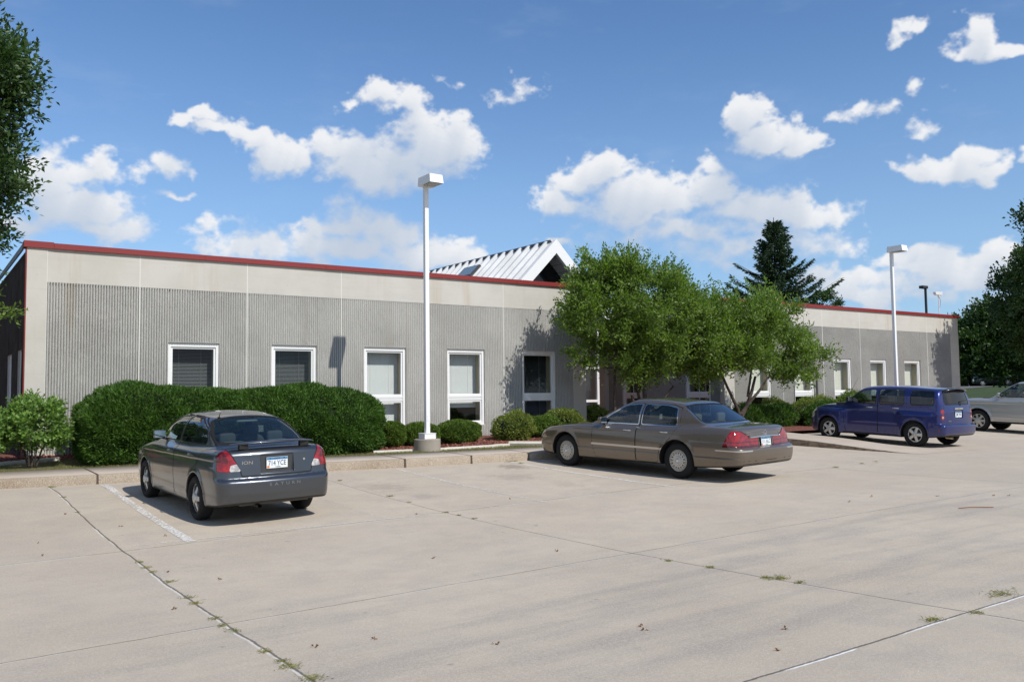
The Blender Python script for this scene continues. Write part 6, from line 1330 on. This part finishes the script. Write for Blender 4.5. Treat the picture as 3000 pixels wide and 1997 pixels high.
pts = [(-w_, -h_*.55), (-w_*.32, -h_*.55), (-w_*.36, -h_), (w_*.28, -h_), (w_*.32, -h_*.55), (w_*.92, -h_*.55), (w_, h_*.55), (w_*.32, h_*.55), (w_*.36, h_), (-w_*.28, h_), (-w_*.32, h_*.55), (-w_*.92, h_*.55)]
y_ = yh-.038; n = len(pts); mb.add([(a, y_, 1.02+b) for a, b in pts]+[(a, y_+.008, 1.02+b) for a, b in pts], [tuple(range(n)), tuple(range(n, 2*n))[::-1]]+[(i, n+i, n+(i+1) % n, (i+1) % n) for i in range(n)]); mb.build('emblem', pmat('gold', (.75, .55, .20), .25, .9), hb_)
license_plate(car3, (0, -.722, .872), 0, '208 TKR', (.1, .55, .5), 1)
text_mesh('model_badge', 'HHR', .05, M['chrome'], car3, (-.42, f_rear(f, .42, .70)-.003, .70), (math.pi/2, 0, math.radians(-4)), .002, 1.2)
yw = f_rear(f, .06, 1.12); mb = MB(); mb.tube([(.10, yw-.02, 1.10), (.12, yw+.0, 1.20), (.42, yw+.02, 1.24)], .010, 6); mb.build('wiper', M['plastic'], car3)
mb = MB(); zt_ = f_top(f, .3, 1.9); mb.tube([(-.66, 2.05, 1.34), (-.66, 1.78, 1.80)], [.004, .002], 5); mb.build('antenna', M['plastic'], car3)
mb = MB(); mb.tube([(-.38, -.80, .27), (-.38, -.6, .27)], .032, 12, cap=False); mb.build('exhaust', pmat('exhaust_tip', (.5, .4, .3), .3, .9), car3)

# --- silver sport utility at the right edge
c = dict(wb=2.62, rt=.355, ra=.42, tw=.22, rim=.235, track=1.54, xin=.60, h=.021, y0=-.98, y1=3.60, ztop=1.76, zbelt=1.14, zrg=1.1,
    zt=tab([(-.95, 1.09), (0, 1.11), (2.2, 1.12), (2.45, 1.13), (2.9, 1.115), (3.3, 1.05), (3.5, .88)], .08), zb=tab([(-.95, .40), (0, .34), (2.6, .33), (3.5, .36)], .06),
    W=tab([(-.95, .84), (0, .885), (2, .89), (3, .865), (3.5, .76)], .12), T=tab([(.25, .04), (.42, .01), (.5, .0), (.8, .005), (1.0, .03), (1.15, .09)], .03), R=tab([(.3, -.86), (.5, -.92), (.65, -.92), (.68, -.86), (1.1, -.84)], .012),
    F=tab([(.3, 3.45), (.6, 3.53), (.8, 3.50), (1., 3.38)], .03), zr=tab([(-.8, 1.67), (.2, 1.71), (1., 1.715), (1.5, 1.68), (2.0, 1.55)], .12), Wg=tab([(1.0, .86), (1.15, .83), (1.45, .755), (1.6, .68), (1.7, .58), (1.85, .5)], .04), gt=tab([(-.8, .04), (0, 0), (1.6, 0), (2.3, .06)], .15),
    WS=tab([(1.0, 2.58), (1.62, 1.60), (1.8, 1.3)], .03), BL=tab([(.9, -.84), (1.6, -.70), (1.8, -.6)], .03), cr=.10, cf=.25, crown=.035, rcrown=.08, wsc=.25, blc=.1, kt=.09, ke=.14, kg=.09, lip=.018, crease=[(tab([(-1, .98), (3.4, .93)], .01), .006, .012), (tab([(-1, .66), (3.4, .66)], .01), -.005, .006)])
P4 = paint('silver_paint', (.47, .475, .46), .45, .32)
spec = dict(paint=P4, windows=[([(2.06, 1.185), (1.45, 1.59), (1.10, 1.61), (1.07, 1.175)], .03, 'cglass'), ([(.98, 1.175), (1.0, 1.61), (.22, 1.61), (.14, 1.175)], .03, 'cglass'), ([(.02, 1.175), (.04, 1.60), (-.62, 1.58), (-.68, 1.185)], .03, 'pglass')],
    rearglass=[(.66, 1.17), (.58, 1.58), (.3, 1.6)], frontglass=[(.74, 1.15), (.62, 1.62), (.2, 1.66)],
    regions=[(20, lambda A: np.maximum(np.abs(A[:, 2]-.9)-.18, A[:, 1]+.72), side, [0]), (23, yz([(3.2, .78), (3.25, .93), (3.6, .92), (3.6, .76)], .02), lambda C, N: C[:, 1] > 3, [0]), (1, lambda A: A[:, 2]-.52, lambda C, N: C[:, 2] < 0, [0]), (4, lambda A: np.abs(A[:, 2]-.52)-.004, side, [0]), (3, lambda A: np.maximum(np.abs(A[:, 2]-.75)-.12, np.abs(A[:, 0])-.42), lambda C, N: N[:, 1] > .5, [0])],
    panels=[(40, yz([(1.02, .42), (1.02, 1.64), (1.4, 1.635), (2.2, 1.17), (2.2, .8), (2.10, .42)], .04), side, .005), (41, yz([(1.01, .42), (1.01, 1.64), (.12, 1.64), (.08, 1.1), (.2, .9), (.42, .65), (.46, .42)], .04), side, .005), (42, both(xz([(.7, .7), (.7, 1.6), (-.7, 1.6), (-.7, .7)], .05), ycut(-.6)), lambda C, N: N[:, 1] < -.3, .005), (43, both(lambda A: -(A[:, 1]-2.5), lambda A: np.abs(A[:, 0])-.70), lambda C, N: (N[:, 2] > .4) & (C[:, 1] > 2.4), .005)],
    lampparts=[(20, 'tail_light', M['red_lens'], 1), (23, 'headlight', M['clear_lens'], 1)], handles=[(1.22, 1.03, 0), (.3, 1.03, 1)], handlemat=P4, wheel='many', cab=(-.6, 2.35), seats=[(-.38, 1.15, .58, 1.05), (.38, 1.15, .58, 1.05), (-.37, .2, .56, 1.1), (.37, .2, .56, 1.1)], seatmat=M['seat_grey'], wheely=1.85, mirror=(1.92, 1.22), mirrormat=P4, lidname='tailgate')
car4, K, f, make = build_car('parked_suv', c, 'silver sport utility vehicle cut by the right edge, beyond the blue wagon', 'car', (30.55, 13.115, -1.449), .043, .039, .002, spec)

# --- black sport utility far away on the street
c = dict(wb=2.88, rt=.38, ra=.44, tw=.25, rim=.27, track=1.62, xin=.62, h=.045, y0=-1.1, y1=3.85, ztop=1.92, zbelt=1.18, zrg=1.15,
    zt=tab([(-1.1, 1.12), (2.3, 1.14), (2.6, 1.13), (3.5, 1.06), (3.8, .9)], .05), zb=tab([(-1, .4), (3.7, .4)], .05), W=tab([(-1.1, .9), (0, .95), (3, .95), (3.8, .86)], .1), T=tab([(.3, .03), (.6, 0), (1., .02), (1.2, .08)], .03),
    R=tab([(.3, -.98), (.6, -1.02), (1.1, -1.0)], .02), F=tab([(.3, 3.7), (.7, 3.78), (1.1, 3.7)], .02), zr=tab([(-1, 1.83), (0, 1.87), (1.4, 1.86), (1.8, 1.8)], .1), Wg=tab([(1.1, .88), (1.6, .82), (1.8, .74), (2, .6)], .04), gt=tab([(-1, .03), (2, .02)], .1),
    WS=tab([(1.0, 2.7), (1.8, 1.85), (2, 1.6)], .03), BL=tab([(1, -1.0), (1.9, -.86)], .03), cr=.06, cf=.12, crown=.02, rcrown=.05, wsc=.15, blc=.05)
P5 = paint('black_paint', (.008, .008, .010), .2, .2)
spec = dict(paint=P5, windows=[([(2.2, 1.24), (1.75, 1.72), (1.3, 1.74), (1.3, 1.24)], .03, 'pglass'), ([(1.2, 1.24), (1.2, 1.74), (.2, 1.74), (.2, 1.24)], .03, 'pglass'), ([(.1, 1.24), (.1, 1.74), (-.8, 1.72), (-.8, 1.24)], .03, 'pglass')], rearglass=[(.7, 1.25), (.62, 1.7), (.3, 1.72)], frontglass=[(.78, 1.22), (.7, 1.75), (.3, 1.78)],
    regions=[(23, lambda A: np.maximum(np.abs(A[:, 2]-.92)-.09, np.abs(np.abs(A[:, 0])-.72)-.13), lambda C, N: (C[:, 1] > 3.3) & (N[:, 1] > .2), [0]), (3, lambda A: np.maximum(np.abs(A[:, 2]-.92)-.08, np.abs(A[:, 0])-.5), lambda C, N: N[:, 1] > .5, [0])], panels=[(40, yz([(1.25, .5), (1.25, 1.78), (1.7, 1.78), (2.3, 1.2), (2.3, .5)], .04), side, .006)],
    lampparts=[(23, 'headlight', M['clear_lens'], 1)], handles=[(1.45, 1.05, 0)], handlemat=M['chrome'], wheel='many', cab=(-.8, 2.4), seats=[(-.4, 1.3, .6, 1)], seatmat=M['cabin'], wheely=1.95, mirror=(2.1, 1.3), mirrormat=P5)
car5, K, f, make = build_car('passing_suv', c, 'black boxy sport utility vehicle with a pale roof edge, far off on the street', 'car', (113.3, 59.4, float(farz(113.3, 59.4))+.05), math.atan2(-.62, -.78), 0, 0, spec)
mb = MB(); mb.box(-.70, .70, -.7, 1.55, 1.885, 1.90); mb.build('roof_panel', pmat('pale_roof', (.6, .6, .6), .3), car5)
